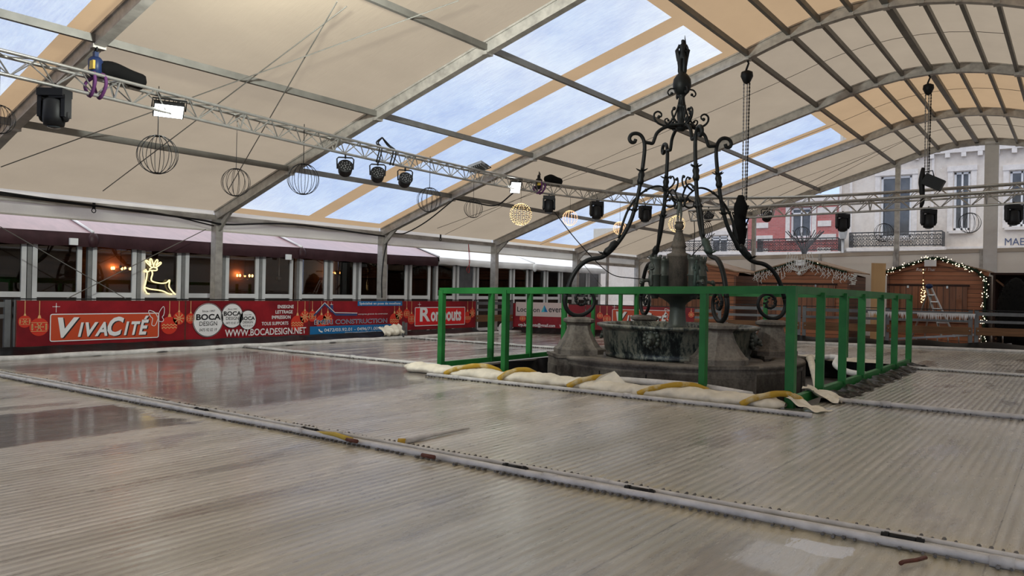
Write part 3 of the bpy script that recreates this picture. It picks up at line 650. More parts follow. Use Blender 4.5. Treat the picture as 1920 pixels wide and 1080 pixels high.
# 2 Boca
b2 = banner(FL, U_(348), U_(580)-.008, VB-.012, VT, 'red rink banner with three overlapping round white emblems and a web address')
for x, y, r, st in ((357, 597, 9, 0), (557, 606, 12, 1), (571, 594, 9, 2)):
    u, v = FL.px(x, y); bauble(FL, b2, u, v, (FL.px(x+r, y)[0]-u), st, VT-.01)
for cx, cy, r in ((390, 600, 28.5), (435, 592, 20.5), (464, 600, 16)):
    u, v = FL.px(cx, cy); R_ = (FL.px(cx+r, cy)[0]-FL.px(cx-r, cy)[0])/2
    a = MB(); FL.disc(a, u, v, R_, 5, 40); em = a.build('round_emblem', 'b_white', b2)
    a = MB(); FL.stroke(a, [(u+R_*.97*cos(2*pi*k/40), v+R_*.97*sin(2*pi*k/40)) for k in range(40)], .012, 6, True); FL.stroke(a, [(u+R_*1.06*cos(k/14+.5), v+.01+R_*1.04*sin(k/14+.5)) for k in range(60)], .006, 7); a.build('ring', 'b_black', em)
    text(FL, 'Since 1997', u-R_*.42, v+R_*.47, R_*.85, R_*.12, 'b_black', em, 8)
    text(FL, 'BOCA', u-R_*.80, v+R_*.02, R_*1.62, R_*.34, 'b_black', em, 8, 0, .03)
    text(FL, 'DESIGN', u-R_*.58, v-R_*.33, R_*1.16, R_*.25, 'b_black', em, 8)
    text(FL, '0475 92 02 19', u-R_*.58, v-R_*.66, R_*1.15, R_*.17, 'b_black', em, 8, .2)
def tpx(fr, body, x0, yb, x1, yt, m, t, l=6, **k):
    u0, v0 = fr.px(x0, yb); u1 = fr.px(x1, yb)[0]; v1 = fr.px(x0, yt)[1]; return text(fr, body, u0, v0, u1-u0, v1-v0, m, t, l, **k)
for s_, x0, x1, yb in (('ENSEIGNE', 520, 550, 578), ('LETTRAGE', 516, 548, 588), ('IMPRESSION', 509, 544, 598), ('TOUS SUPPORTS', 490, 540, 610)):
    tpx(FL, s_, x0, yb, x1, yb-6.2, 'b_white', b2, bold=.02)
tpx(FL, 'WWW.BOCADESIGN.NET', 421, 631, 573, 618, 'b_white', b2, bold=.015)
# 3 Emeri
b3 = banner(FL, U_(580), U_(755)-.008, VB, VT, 'red rink banner with blue house logo, blue bands and construction firm lettering')
for x, y, r, st in ((585, 593, 8, 0), (602, 603, 10, 1), (614, 598, 9, 2), (739, 600, 9, 1), (748, 590, 7, 2)):
    u, v = FL.px(x, y); bauble(FL, b3, u, v, (FL.px(x+r, y)[0]-u), st, VT-.01)
a = MB(); ub, vb_ = FL.px(670, 573.5); FL.poly(a, [(ub, vb_), (U_(753), vb_), (U_(753), VT-.01), (ub, VT-.01)], 5); bl = a.build('blue_band', 'b_blue', b3)
tpx(FL, 'Spécialisé en pose de moellons', 673, 572.5, 750, 566.5, 'b_white', bl, 8, bold=.01)
a = MB(); FL.poly(a, [(U_(581), VB+.012), (U_(734), VB+.012), (U_(734), FL.px(590, 612)[1]), (U_(581), FL.px(590, 612)[1])], 5); bl = a.build('blue_band', 'b_blue', b3)
tpx(FL, '0472/03.92.01 - 0496/71.00.57', 607, 622, 718, 616, 'b_white', bl, 8, bold=.01); tpx(FL, 'emericonstruction@outlook.com', 646, 625.5, 714, 622, 'b_white', bl, 8)
a = MB(); ph = [FL.px(x, y) for x, y in ((597, 617), (598, 620), (601, 622), (604, 622))]; FL.stroke(a, ph, .03, 8); a.build('phone_mark', 'b_white', bl)
a = MB(); FL.stroke(a, [FL.px(x, y) for x, y in ((588, 592), (608, 570), (629, 590), (669, 590))], .045, 7); FL.poly(a, [FL.px(x, y) for x, y in ((619, 585), (619, 572), (624, 572), (624, 585))], 6); hs = a.build('house_logo', 'b_navy', b3)
a = MB(); FL.stroke(a, [FL.px(x, y) for x, y in ((591, 586), (608, 567.5), (627, 586), (669, 587))], .016, 9); a.build('roof_line', 'b_white', hs)
for dx, m, l in ((-.008, 'b_white', 7), (0, 'b_navy', 8)):
    u0, v0 = FL.px(589, 608); u1 = U_(725); text(FL, 'ÉMERI CONSTRUCTION', u0+dx, v0+dx/2, u1-u0-2*dx, .118-dx, m, b3, l, 0, .022 if l == 7 else .0)
tpx(FL, 'entreprise générale de construction', 671, 591, 726, 587.5, 'b_white', b3)
sparkle(FL, b3, *FL.px(621, 571), .05)
# 4 Rombouts
b4 = banner(FL, U_(755), U_(892), VB+.015, VT, 'red rink banner with white lettering in a bright red box, left of the green fence')
for x, y, r, st in ((762, 588, 6, 0), (771, 598, 7, 0), (876, 595, 7, 1), (885, 587, 5.5, 2)):
    u, v = FL.px(x, y); bauble(FL, b4, u, v, (FL.px(x+r, y)[0]-u), st, VT-.01)
sparkle(FL, b4, *FL.px(786, 571), .06)
ua, va = FL.px(777, 611); ub, vb_ = FL.px(871, 576); a = MB(); FL.poly(a, rrect(ua, va, ub, vb_, .006, 1), 7); lg = a.build('logo_box', 'b_bright', b4)
a = MB(); FL.stroke(a, rrect(ua, va, ub, vb_, .006, 1), .02, 8, True); a.build('outline', 'b_white', lg)
wl_ = ub-ua; text(FL, 'R', ua+.09*wl_, va+.12, .20*wl_, .36, 'b_white', lg, 9, .0, .03); text(FL, 'ombouts', ua+.30*wl_, va+.12, .62*wl_, .34, 'b_white', lg, 9, .0, .035)
# far barrier with two more banners
A_ = Vector((-13.72, 19.1, 0)); B_ = Vector((-8.0, 20.85, 0)); Ud = (B_-A_).normalized()
FB = Fr(A_, Ud, (0, 0, 1)); LB = (B_-A_).length
ub0 = FB.px(1098, 590)[0]
b5 = banner(FB, FB.px(958, 590)[0], ub0-.01, .14, .87, 'red banner with grey strip and blue triangle logo behind the left scroll of the fountain')
a = MB(); ua, va = FB.px(967, 592); ub, vb_ = FB.px(1066, 568.5); FB.poly(a, [(ua, va), (ub, va), (ub, vb_), (ua, vb_)], 5); gp = a.build('grey_strip', 'b_pale', b5)
tpx(FB, 'Location', 970, 584, 1012, 575, 'b_black', gp, 7, bold=.01); tpx(FB, 'events', 1029, 585, 1064, 576, 'b_black', gp, 7, bold=.01)
a = MB(); FB.poly(a, [FB.px(1015, 585), FB.px(1021, 572), FB.px(1021, 585)], 7); a.build('triangle_mark', 'b_teal', gp); a = MB(); FB.poly(a, [FB.px(1021, 585), FB.px(1021, 572), FB.px(1027, 585)], 7); a.build('triangle_mark', 'b_blue', gp)
tpx(FB, 'cgp.locevents@gmail.com', 972, 613, 1041, 605, 'b_white', b5, 6, bold=.02); tpx(FB, 'www.loca', 1049, 614, 1080, 606, 'b_white', b5, 6, bold=.02); tpx(FB, 'Tél.', 1063, 602, 1075, 596, 'b_white', b5, 6, bold=.02)
for x, y, r, st in ((980, 597, 6, 0), (1100, 586, 5, 1)):
    u, v = FB.px(x, y)
    if u < ub0-.1: bauble(FB, b5, u, v, FB.px(x+r, y)[0]-u, st, .85)
b6 = banner(FB, ub0, FB.px(1302, 590)[0], .14, .87, 'red banner with white radio station lettering half hidden behind the fountain column')
for x, y, r, st in ((1125, 592, 6, 0), (1138, 598, 8, 0), (1296, 590, 6, 2)):
    u, v = FB.px(x, y); bauble(FB, b6, u, v, FB.px(x+r, y)[0]-u, st, .85)
sparkle(FB, b6, *FB.px(1152, 575), .06); viva(FB, b6, 1148, 612, 1262, 583, 1260, 588, 0, 0)
for i in range(2):
    a, b = A_+Ud*LB*i/2, A_+Ud*LB*(i+1)/2; nrm = Vector((-Ud.y, Ud.x, 0))*.05
    barrier_panel(((a+nrm).x, (a+nrm).y), ((b+nrm).x, (b+nrm).y), 'grey barrier panel behind the far red banner, '+('left' if i == 0 else 'right')+' one of the two', .88, board=False)
mb = MB(); mb.grid(lambda u, v: A_+Ud*(LB*u)+Vector((.0, -.28*(1-v)*(1+.15*sin(u*90)), .01+.15*v)), 120, 5); tag(mb.build('plastic_sheet', 'sheet', None, A_), 'black plastic sheeting below the two far banners', 'sheeting')
# ------------------------------------------------------------------ far grey railing in front of the chalets
def railpt(x, off=.35): return Vector((x, farY(x)+off, 0))
rx = [-7.95]
while rx[-1] < 7: rx.append(rx[-1]+1.93)
rl = ['far railing panel just right of the fountain bowl', 'far railing panel behind the right fountain scroll', 'far railing panel behind the tall green fence posts', 'far railing panel in front of the plywood sheet', 'far railing panel in front of the stepladder and garlanded chalet', 'far railing panel at the right frame edge']
for i, (a, b) in enumerate(zip(rx, rx[1:])):
    if i >= 6: break
    p, q = railpt(a+.02), railpt(b-.02); barrier_panel((p.x, p.y), (q.x, q.y), 'grey steel and brown board '+rl[i], .99, True, 'grey railing panels at the far rink edge', -.1)
mb = MB(); mb.grid(lambda u, v: railpt(-8+14*u, .02+.28*v)+Vector((0, 0, .03+.16*v+.03*sin(u*60)*v)), 140, 5); tag(mb.build('plastic_sheet', 'sheet', None, railpt(-3)), 'black plastic sheeting along the foot of the far railing', 'sheeting')
# decking behind railing
mb = MB(); mb.box((-1, 26.3, -.2), (17, 7.2, .2)); struct(mb.build('floor_deck', 'board'))
# ------------------------------------------------------------------ chalets
def chalet(x0, x1, y, ze, zr, depth, label, shutters=True, ground=-.1):
    cx = (x0+x1)/2; t = thing('wooden_chalet', label, 'chalet', (cx, y, ground), 'wooden market chalets')
    mb = MB(); mb.prism([(x0, ground), (x1, ground), (x1, ze-.06), (cx, zr-.06), (x0, ze-.06)], (0, y, 0), (1, 0, 0), (0, 0, 1), .05); fw = mb.build('front_wall', 'chalet', t)
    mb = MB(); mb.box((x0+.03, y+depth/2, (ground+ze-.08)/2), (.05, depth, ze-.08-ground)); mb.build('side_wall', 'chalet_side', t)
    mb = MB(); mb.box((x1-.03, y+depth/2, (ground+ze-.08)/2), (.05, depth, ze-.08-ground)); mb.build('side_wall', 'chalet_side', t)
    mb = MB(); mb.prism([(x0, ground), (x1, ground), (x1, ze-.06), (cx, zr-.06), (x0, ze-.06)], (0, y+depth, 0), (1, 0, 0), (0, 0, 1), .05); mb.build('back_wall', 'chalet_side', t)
    for a, b in (((x0-.12, ze-.05), (cx, zr)), ((cx, zr), (x1+.12, ze-.05))):
        mb = MB(); mb.beam((a[0], y-.08, a[1]), (b[0], y-.08, b[1]), .03, .14, (0, 0, 1)); mb.build('barge_board', 'chalet', t)
        mb = MB(); mb.add([(a[0], y-.18, a[1]+.07), (b[0], y-.18, b[1]+.07), (b[0], y+depth+.15, b[1]+.07), (a[0], y+depth+.15, a[1]+.07), (a[0], y-.18, a[1]+.11), (b[0], y-.18, b[1]+.11), (b[0], y+depth+.15, b[1]+.11), (a[0], y+depth+.15, a[1]+.11)], [(3, 2, 1, 0), (4, 5, 6, 7), (0, 1, 5, 4), (1, 2, 6, 5), (2, 3, 7, 6), (3, 0, 4, 7)]); mb.build('roof', 'roofboard', t)
    if shutters:
        a, b = x0+.06, x1-.42; n = 2; mb = MB(); mb.box(((a+b)/2, y-.07, 1.66), (b-a+.1, .05, .05)); mb.build('shutter_rail', 'darkwood', t)
        for i in range(n):
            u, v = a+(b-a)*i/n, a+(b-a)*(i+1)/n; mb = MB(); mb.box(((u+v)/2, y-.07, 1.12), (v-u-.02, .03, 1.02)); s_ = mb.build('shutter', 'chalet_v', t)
            m2 = MB(); m2.box(((u+v)/2, y-.1, 1.61), (.05, .03, .07)); m2.build('hinge', 'steel', s_)
        mb = MB(); mb.box((cx-.2, y-.10, .57), (x1-x0-.4, .10, .05)); mb.build('counter', 'chalet', t)
    for x in (x0+.02, x1-.02):
        mb = MB(); mb.box((x, y-.03, (ground+ze-.1)/2), (.07, .05, ze-.1-ground)); mb.build('corner_post', 'chalet_side', t)
    return t
ch3 = chalet(-4.95, -2.33, 27., 2.05, 2.40, 2.2, 'brown wooden market chalet with white-lit garland on the right, closed shutters')
ch2 = chalet(-9.12, -6.15, 27.3, 2.02, 2.42, 2.3, 'brown wooden market chalet with hanging icicle lights, middle of the three')
ch1 = chalet(-13.2, -9.95, 27.3, 2.02, 2.42, 2.3, 'brown wooden market chalet behind the fountain turrets, leftmost of the three')
FC = Fr((0, 26.86, 0), (1, 0, 0), (0, 0, 1))
text(FC, 'Royal Thai', -4.13, 2.07, .52, .12, 'b_white', None, 3, .3, 0., 'shop_name'); sgn = bpy.data.objects['shop_name']; sgn.parent = ch3; sgn.location = -ch3.location
def floodbox(x, y, z, label, s_=.2):
    t = thing('floodlight', label, 'lamp', (x, y, z), 'small white floodlights on the chalet gables'); mb = MB(); mb.box((x, y, z), (s_*1.6, .07, s_)); mb.build('housing', 'white_plain', t); mb = MB(); mb.beam((x, y, z-s_/2), (x, y+.12, z-s_*.7), .03, .02); mb.build('bracket', 'steel', t)
floodbox(-3.72, 26.7, 2.33, 'small white floodlight on the gable of the garlanded chalet'); floodbox(-7.64, 27.0, 2.37, 'small white floodlight on the gable of the icicle-light chalet')
def garland(name, pts, label, lights, r=.11, dens=260, parent=None):
    P = spline(pts, 10); Ls = [0]
    for a, b in zip(P, P[1:]): Ls.append(Ls[-1]+(b-a).length)
    def at(s_):
        s_ *= Ls[-1]
        for i in range(len(P)-1):
            if Ls[i+1] >= s_: return P[i].lerp(P[i+1], (s_-Ls[i])/max(1e-6, Ls[i+1]-Ls[i]))
        return P[-1]
    t = thing(name, label, 'garland', P[0]); mb = MB(); n = int(dens*Ls[-1])
    mb.tube(P, r*.35, 6)
    for k in range(n):
        c_ = at(random.random()); d = Vector((random.gauss(0, 1), random.gauss(0, 1)*.8, random.gauss(0, 1))).normalized(); q = c_+d*r*random.uniform(.6, 1.1); s_ = d.cross(Vector((random.random(), random.random(), 1))).normalized()*.016
        mb.add([c_+s_, c_-s_, q], [(0, 1, 2)])
    mb.build('foliage', 'garland', t)
    mb = MB()
    for k in range(int(lights*Ls[-1])):
        mb.octa(at(random.random())+Vector((random.uniform(-1, 1)*r*.8, -random.random()*r, random.uniform(-1, 1)*r*.8)), .014)
    tag(mb.build('light_string', 'warmw', t), kind='stuff'); return t
garland('garland', [(-5.1, 26.8, 2.02), (-4.4, 26.8, 2.26), (-3.64, 26.8, 2.48), (-2.9, 26.8, 2.25), (-2.5, 26.8, 2.08), (-2.3, 26.78, 1.8), (-2.3, 26.78, 1.0), (-2.32, 26.78, -.02)], 'dark green garland with warm white lights around the gable of the right chalet', 26)
garland('garland', [(-9.2, 27.1, 2.02), (-8.4, 27.1, 2.22), (-7.64, 27.1, 2.45), (-6.9, 27.1, 2.25), (-6.2, 27.1, 2.05)], 'dark green unlit garland along the gable of the middle chalet', 0.5, .09, 220)
t = thing('icicle_light_string', 'white icicle light string hanging from the gable of the middle chalet', 'lights', (-7.6, 27.05, 2.1)); mb = MB()
for k in range(38):
    x = -9.2+3.1*k/37; z0 = 2.02+.40*(1-abs(x+7.64)/1.55); L_ = random.uniform(.15, .42); P = [(x+random.uniform(-.03, .03), 27.02, z0-L_*i/5) for i in range(6)]; mb.tube(P, .009, 4)
    for p in P[1:]: mb.tube([p, (p[0]+random.choice((-.04, .04)), 27.0, p[2]-.05)], .007, 4)
for k in range(7): x = -6.1; mb.tube([(x+random.uniform(0, .25), 27.0, 2.0-.07*i) for i in range(6)], .009, 4)
mb.build('wire', 'coldw', t)
# white wire reindeer-head ornament
t = thing('wire_ornament', 'white wire light ornament like a branching head on the middle chalet gable', 'ornament', (-7.64, 26.95, 2.2)); mb = MB(); c_ = Vector((-7.66, 26.93, 2.18))
for s_ in (-1, 1):
    for k in range(5):
        w = .08+.09*k; mb.tube(spline([c_+Vector((0, 0, -.12)), c_+Vector((s_*w*.7, 0, 0)), c_+Vector((s_*w, 0, .22)), c_+Vector((s_*w*.85, 0, .42+.03*k))], 5), .010, 5)
for k in range(3): z = .02+.12*k; mb.tube(spline([c_+Vector((-.42+.06*k, 0, z+.1)), c_+Vector((0, 0, z-.05)), c_+Vector((.42-.06*k, 0, z+.1))], 6), .009, 5)
mb.ball(c_+Vector((0, 0, -.18)), .06, 8, (1.2, .8, 1)); mb.build('frame', 'coldw', t)
# plywood, stepladder, lying ladder, icicle strip, black shrub, dark booth
t = MB(); pb = [atY(x, y, 25.2) for x, y in ((1631, 642), (1655, 642), (1661, 494), (1634, 493))]; t.prism([(p.x, p.z) for p in pb], (0, 25.2, 0), (1, 0, 0), (0, 0, 1), .03)
tag(t.build('plywood_sheet', 'ply', None, pb[0]), 'tall tan plywood sheet standing upright between two chalets', 'board')
SY = 24.3
t = thing('stepladder', 'aluminium stepladder with blue top standing before the garlanded chalet', 'ladder', atY(1745, 640, SY))
top = atY(1742, 540, SY); f1, f2 = atY(1778, 632, SY-.3), atY(1722, 632, SY+.5)
for s_ in (-.12, .12):
    mb = MB(); mb.beam(top+Vector((s_*.5, 0, 0)), f1+Vector((s_*1.3, 0, 0)), .05, .03); mb.build('rail', 'truss', t)
    mb = MB(); mb.beam(top+Vector((s_*.5, .05, -.2)), f2+Vector((s_*1.3, 0, 0)), .04, .025); mb.build('rear_leg', 'truss', t)
for k in range(1, 7):
    p = top.lerp(f1, k/7); w = .06+.10*k/7; mb = MB(); mb.box(p, (w*2, .10, .025)); mb.build('step', 'truss', t)
mb = MB(); mb.ball(top+Vector((0, 0, .05)), .09, 8, (1.1, .8, .8)); mb.build('top_cap', 'blue', t)
t = thing('ladder', 'long aluminium ladder lying on its side behind the far railing', 'ladder', atY(1790, 640, 23.6)); a0, a1 = atY(1668, 636, 23.4), atY(1897, 624, 23.9); dz = Vector((0, .1, -.30))
for o_ in (Vector((0, 0, 0)), dz):
    mb = MB(); mb.beam(a0+o_, a1+o_, .03, .055); mb.build('rail', 'truss', t)
for k in range(11):
    p = a0.lerp(a1, (k+.6)/11.4); mb = MB(); mb.tube([p, p+dz], .016, 6); mb.build('rung', 'truss', t)
t = MB(); p0, p1 = railpt(-4.42, .12), railpt(-2.1, .12)
for k in range(70):
    f_ = (k+random.random()*.4)/70; 
    if .42 < f_ < .46: continue
    p = p0.lerp(p1, f_)+Vector((0, .03, .90)); L_ = random.uniform(.08, .20); t.add([p+Vector((-.022, 0, 0)), p+Vector((.022, 0, 0)), p+Vector((0, 0, -L_)), p+Vector((0, .02, -.01))], [(0, 2, 1), (0, 3, 2), (1, 2, 3), (0, 1, 3)])
t.tube([p0+Vector((0, .03, .895)), p1+Vector((0, .03, .895))], .008, 5); tag(t.build('icicle_strip', 'icicle', None, p0+Vector((0, 0, .9))), 'row of white plastic icicles hanging on the far railing', 'decoration')
mb = MB(); c_ = atY(1903, 640, 25.5); c_.z = -.1
mb.lathe([(.30, 0), (.42, .35), (.46, .9), (.42, 1.35), (.30, 1.7), (.12, 1.93), (.01, 1.98)], c_, 22)
for k in range(900):
    z = random.random()*1.9; r_ = .46*sqrt(max(.02, 1-((z-.8)/1.2)**2)); an = random.random()*6.28; p = c_+Vector((r_*cos(an)*.97, r_*sin(an)*.97, z)); q = p+Vector((cos(an), sin(an), random.uniform(-.3, 1)))*.05; mb.add([p+Vector((0, 0, .015)), p-Vector((0, 0, .015)), q], [(0, 1, 2)])
tag(mb.build('conical_shrub', 'blackcloth', None, c_), 'dark rounded conical shrub at the right frame edge', 'shrub')
t = thing('open_booth', 'dark brown wooden booth with diagonal brace right of the chalets', 'booth', (-1.2, 28, -.1))
mb = MB(); mb.box((-.7, 29.2, .95), (2.9, .06, 2.1)); mb.build('back_wall', 'darkwood', t); mb = MB(); mb.box((-2.1, 28.2, .95), (.06, 2.0, 2.1)); mb.build('side_wall', 'darkwood', t)
mb = MB(); mb.beam((-2.05, 27.2, 1.85), (-1.2, 27.2, 1.1), .08, .05); mb.build('brace', 'board', t); mb = MB(); mb.beam((-2.05, 27.2, .1), (-1.2, 27.2, .7), .08, .05); mb.build('brace', 'board', t); mb = MB(); mb.box((-.9, 28.2, 2.03), (2.6, 2.0, .06)); mb.build('roof', 'darkwood', t)
# warm light cluster at the shutter
t = thing('light_chain', 'vertical chain of warm lights hanging on the shutter beside the stepladder', 'lights', atY(1732, 575, 26.75)); mb = MB()
pp = [atY(x, y, 26.75) for x, y in ((1733, 500), (1732, 520), (1731, 545), (1729, 560), (1730, 572))]; mb.tube(pp, .005, 4); mb.build('wire', 'black', t); mb = MB()
for k in range(34):
    y_ = random.uniform(540, 573) if k > 6 else random.uniform(505, 540); p = atY(1731+random.uniform(-4, 4)*(k > 6), y_, 26.72); mb.octa(p, .018)
tag(mb.build('bulbs', 'warm', t), kind='stuff')
# ------------------------------------------------------------------ restaurant pavilions beyond the left side
PX_ = -15.95
def pavilion(name, label, y0, y1, skirt_m, roof_m, white):
    t = thing(name, label, 'pavilion', (PX_-1.5, (y0+y1)/2, -.35))
    n = max(1, round((y1-y0)/5.12)); L = (y1-y0)/n
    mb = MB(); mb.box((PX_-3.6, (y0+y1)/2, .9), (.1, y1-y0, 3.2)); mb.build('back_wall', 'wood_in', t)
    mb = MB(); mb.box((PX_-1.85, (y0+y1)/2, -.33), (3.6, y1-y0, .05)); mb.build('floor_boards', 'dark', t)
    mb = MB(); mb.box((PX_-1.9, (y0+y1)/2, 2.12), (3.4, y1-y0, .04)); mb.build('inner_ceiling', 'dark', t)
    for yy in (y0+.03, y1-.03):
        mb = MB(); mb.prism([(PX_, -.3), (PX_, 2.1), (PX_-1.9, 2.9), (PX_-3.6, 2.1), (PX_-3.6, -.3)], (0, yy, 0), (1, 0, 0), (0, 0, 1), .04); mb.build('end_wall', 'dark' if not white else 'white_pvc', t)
    for i in range(n):
        a, b = y0+L*i, y0+L*(i+1)
        mb = MB(); mb.grid(lambda u, v: Vector((PX_+.20-2.1*v, a+.02+(b-a-.04)*u, 2.20+.72*v+.015*sin(u*9+i)*sin(pi*v)-.02*sin(pi*u)*(1-v))), 16, 8); mb.build('roof_panel', roof_m, t)
        mb = MB(); mb.add([(PX_-1.9, a, 2.92), (PX_-1.9, b, 2.92), (PX_-3.8, b, 2.2), (PX_-3.8, a, 2.2)], [(0, 1, 2, 3)]); mb.build('roof_panel', roof_m, t)
        mb = MB(); mb.grid(lambda u, v: Vector((PX_+.20+.02*sin(v*pi)+.012*sin(u*40)*v+.01*sin(u*17+i*3), a+.01+(b-a-.02)*u, 2.20-(.27 if not white else .20)*v-.02*sin(pi*u)+.008*sin(u*50)*v)), 60, 6); mb.build('valance', skirt_m, t)
        mb = MB(); mb.tube([(PX_+.21, a, 2.215), (PX_-1.9, a, 2.935)], .028, 6); mb.build('roof_seam', 'white_pvc', t)
        if i: mb = MB(); mb.ball((PX_+.22, a, 2.06), .13, 10, (.5, .9, 1.15)); mb.build('valance_knot', skirt_m, t)
        for k in range(5):
            u0, u1 = a+.06+k*(L-.1)/5, a+.06+(k+1)*(L-.1)/5; door = white and i == 0 and k == 1
            mb = MB(); mb.box((PX_-.02, u0-.02, .8), (.09, .075, 2.4)); mb.build('post', 'grey_post', t)
            w = .085; f0, f1 = u0+.03, u1-.075; mb = MB()
            for yy in (f0+w/2, f1-w/2): mb.box((PX_, yy, 1.0), (.06, w, 2.2))
            mb.box((PX_, (f0+f1)/2, .985), (.06, f1-f0-2*w, .10)); mb.box((PX_, (f0+f1)/2, 2.03), (.06, f1-f0-2*w, .12)); mb.box((PX_, (f0+f1)/2, -.05), (.06, f1-f0-2*w, .10))
            wf = mb.build('window_frame', 'white_frame', t)
            mb = MB(); mb.box((PX_-.01, (f0+f1)/2, 1.50), (.012, f1-f0-2*w, .94)); mb.build('pane', 'glass' if not door else 'greyrail', wf)
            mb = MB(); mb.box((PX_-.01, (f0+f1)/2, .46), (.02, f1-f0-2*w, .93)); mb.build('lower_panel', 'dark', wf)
    return t
pavilion('restaurant_pavilion', 'low restaurant pavilion with maroon fabric roof and white-framed windows behind the banners', -2.55, 17.9, 'maroon', 'maroon_top', False)
pavilion('restaurant_pavilion', 'low restaurant pavilion with white fabric roof and white-framed windows behind the green fence', 17.95, 28.2, 'white_pvc', 'white_pvc', True)
for (x, y, lab) in ((138, 453, 'small white box lamp on the maroon valance, left one'), (541, 482, 'small white box lamp on the maroon valance, right one')):
    p = atX(x, y, PX_+.27); mb = MB(); mb.box(p, (.05, .15, .13)); tag(mb.build('box_lamp', 'white_plain', None, p), lab, 'lamp')
def chandelier(x, y, lab, s_=1.25, depth=3.2):
    p = atX(x, y, PX_-depth); t = thing('chandelier', lab, 'lamp', p); mb = MB(); mb.tube([p+Vector((0, 0, .55)), p], .008, 5); mb.ball(p+Vector((0, 0, .1)), .04, 8); 
    for k in range(5): an = k*2*pi/5; mb.tube(spline([p, p+Vector((.10*cos(an), .10*sin(an), -.04))*s_, p+Vector((.17*cos(an), .17*sin(an), .02))*s_], 4), .008, 5)
    mb.build('arms', 'black', t); mb = MB()
    for k in range(5): an = k*2*pi/5; mb.ball(p+Vector((.17*cos(an), .17*sin(an), .05))*s_, .028, 8, (1, 1, 1.5))
    mb.build('bulbs', 'flame', t)
    ld = bpy.data.lights.new('glow', 'POINT'); ld.energy = 8; ld.color = (1, .36, .09); ld.shadow_soft_size = .06; lo = bpy.data.objects.new('glow', ld); C.objects.link(lo); lo.parent = t; lo.location = (-.25, 0, .1)
chandelier(226, 508, 'warm lit chandelier behind the third pavilion window from the left'); chandelier(459, 521, 'warm lit chandelier seen right of the first grey tent column'); chandelier(630, 515, 'warm orange lamp glow behind the maroon pavilion window before the second column')
for x, y, lab in ((523, 522, 'silver globe pendant hanging on a white cord inside the pavilion'), (641, 525, 'small silver globe pendant beside the orange lamp glow')):
    p = atX(x, y, PX_-.6); t = thing('globe_pendant', lab, 'lamp', p); mb = MB(); mb.tube([p+Vector((0, 0, .05)), p+Vector((0, 0, .6))], .012, 5); mb.build('cord', 'white_plain', t); mb = MB(); mb.ball(p, .065, 12); mb.build('globe', 'steel', t)
# neon reindeer in a window
rd = thing('reindeer_light', 'glowing yellow neon reindeer outline leaping in a pavilion window', 'light', atX(300, 520, PX_+.06)); mb = MB()
def rp(l): return [atX(x, y, PX_+.06) for x, y in l]
for l in ([(273, 505), (276, 512), (273, 530), (271, 540), (275, 549), (280, 551)], [(273, 539), (282, 542), (303, 545), (315, 550), (322, 552)], [(270, 508), (276, 510), (283, 507), (286, 513), (284, 526), (300, 531), (312, 530), (318, 525), (317, 537), (322, 545), (329, 552)], [(283, 507), (293, 507), (294, 503), (287, 501), (280, 505)],
          [(284, 501), (280, 497), (275, 492), (274, 488), (279, 491), (283, 497), (281, 487), (284, 486), (288, 498)], [(288, 500), (290, 493), (294, 487), (296, 490), (292, 498), (300, 492), (302, 494), (295, 500), (290, 502)]):
    mb.tube(spline(rp(l), 4), .014, 6)
mb.build('tube', 'neon', rd)
# cable on the eave, red strap, hooks
def cable(pts, r, label, m='black', cat='cable', n=8, name='cable'):
    P = spline(pts, n); mb = MB(); mb.tube(P, r, 6); return tag(mb.build(name, m, None, P[0]), label, cat)
cable([(-15.16, 4.5, 2.82), (-15.1, 6.5, 2.72), (-15.1, 8., 2.66), (-15.12, 9.6, 2.6), (-15.05, 10.2, 2.55), (-15.1, 12, 2.70), (-15.1, 15, 2.62)], .022, 'black cable bundle sagging along the left eave beam over the maroon roof')
cable([(-15.14, 4.5, 2.76), (-15.14, 7.1, 2.68), (-15.12, 8.6, 2.66), (-15.1, 9.9, 2.50)], .015, 'thin black cable under the bundle on the left eave beam')
cable([atX(850, 375, -12.6), atX(800, 415, -13.6), atX(760, 437, -14.6), atX(735, 440, -15.05), atX(722, 470, -15.1), atX(716, 520, -15.1), atX(716, 558, -15.1)], .016, 'black cable running from the roof down the second tent column')
cable([atZ(962, 362, 3.6), atX(930, 385, -12), atX(890, 380, -12.4), atX(850, 373, -12.7)], .018, 'black cable sagging from the lit floodlight to the roof purlin')
cable([atZ(1040, 398, 3.5), atX(1085, 455, -11.5), atY(1140, 510, 20.), atY(1180, 521, 20), atY(1230, 521, 20), atY(1275, 500, 20), atY(1325, 450, 20), atZ(1340, 438, 3.3)], .014, 'long black cable drooping behind the fountain cage')
cable([atX(878, 452, -15.25), atX(881, 490, -15.2), atX(875, 505, -15.2), atX(880, 508, -15.22), atX(878, 455, -15.26)], .008, 'red strap hanging from the eave beam above the grey door', 'red', 'strap', name='strap')
for x, y, lab in ((176, 390, 'black strap hook under the eave beam near the left edge'), (826, 446, 'small buckle hook under the eave beam left of the red strap')):
    p = atX(x, y, -15.16); mb = MB(); mb.box(p+Vector((0, 0, .04)), (.02, .05, .12)); mb.tube([p+Vector((0, .04*cos(k), -.05+.04*sin(k))) for k in [i*pi/4 for i in range(8)]], .009, 5, True); tag(mb.build('hook', 'black', None, p), lab, 'hook')
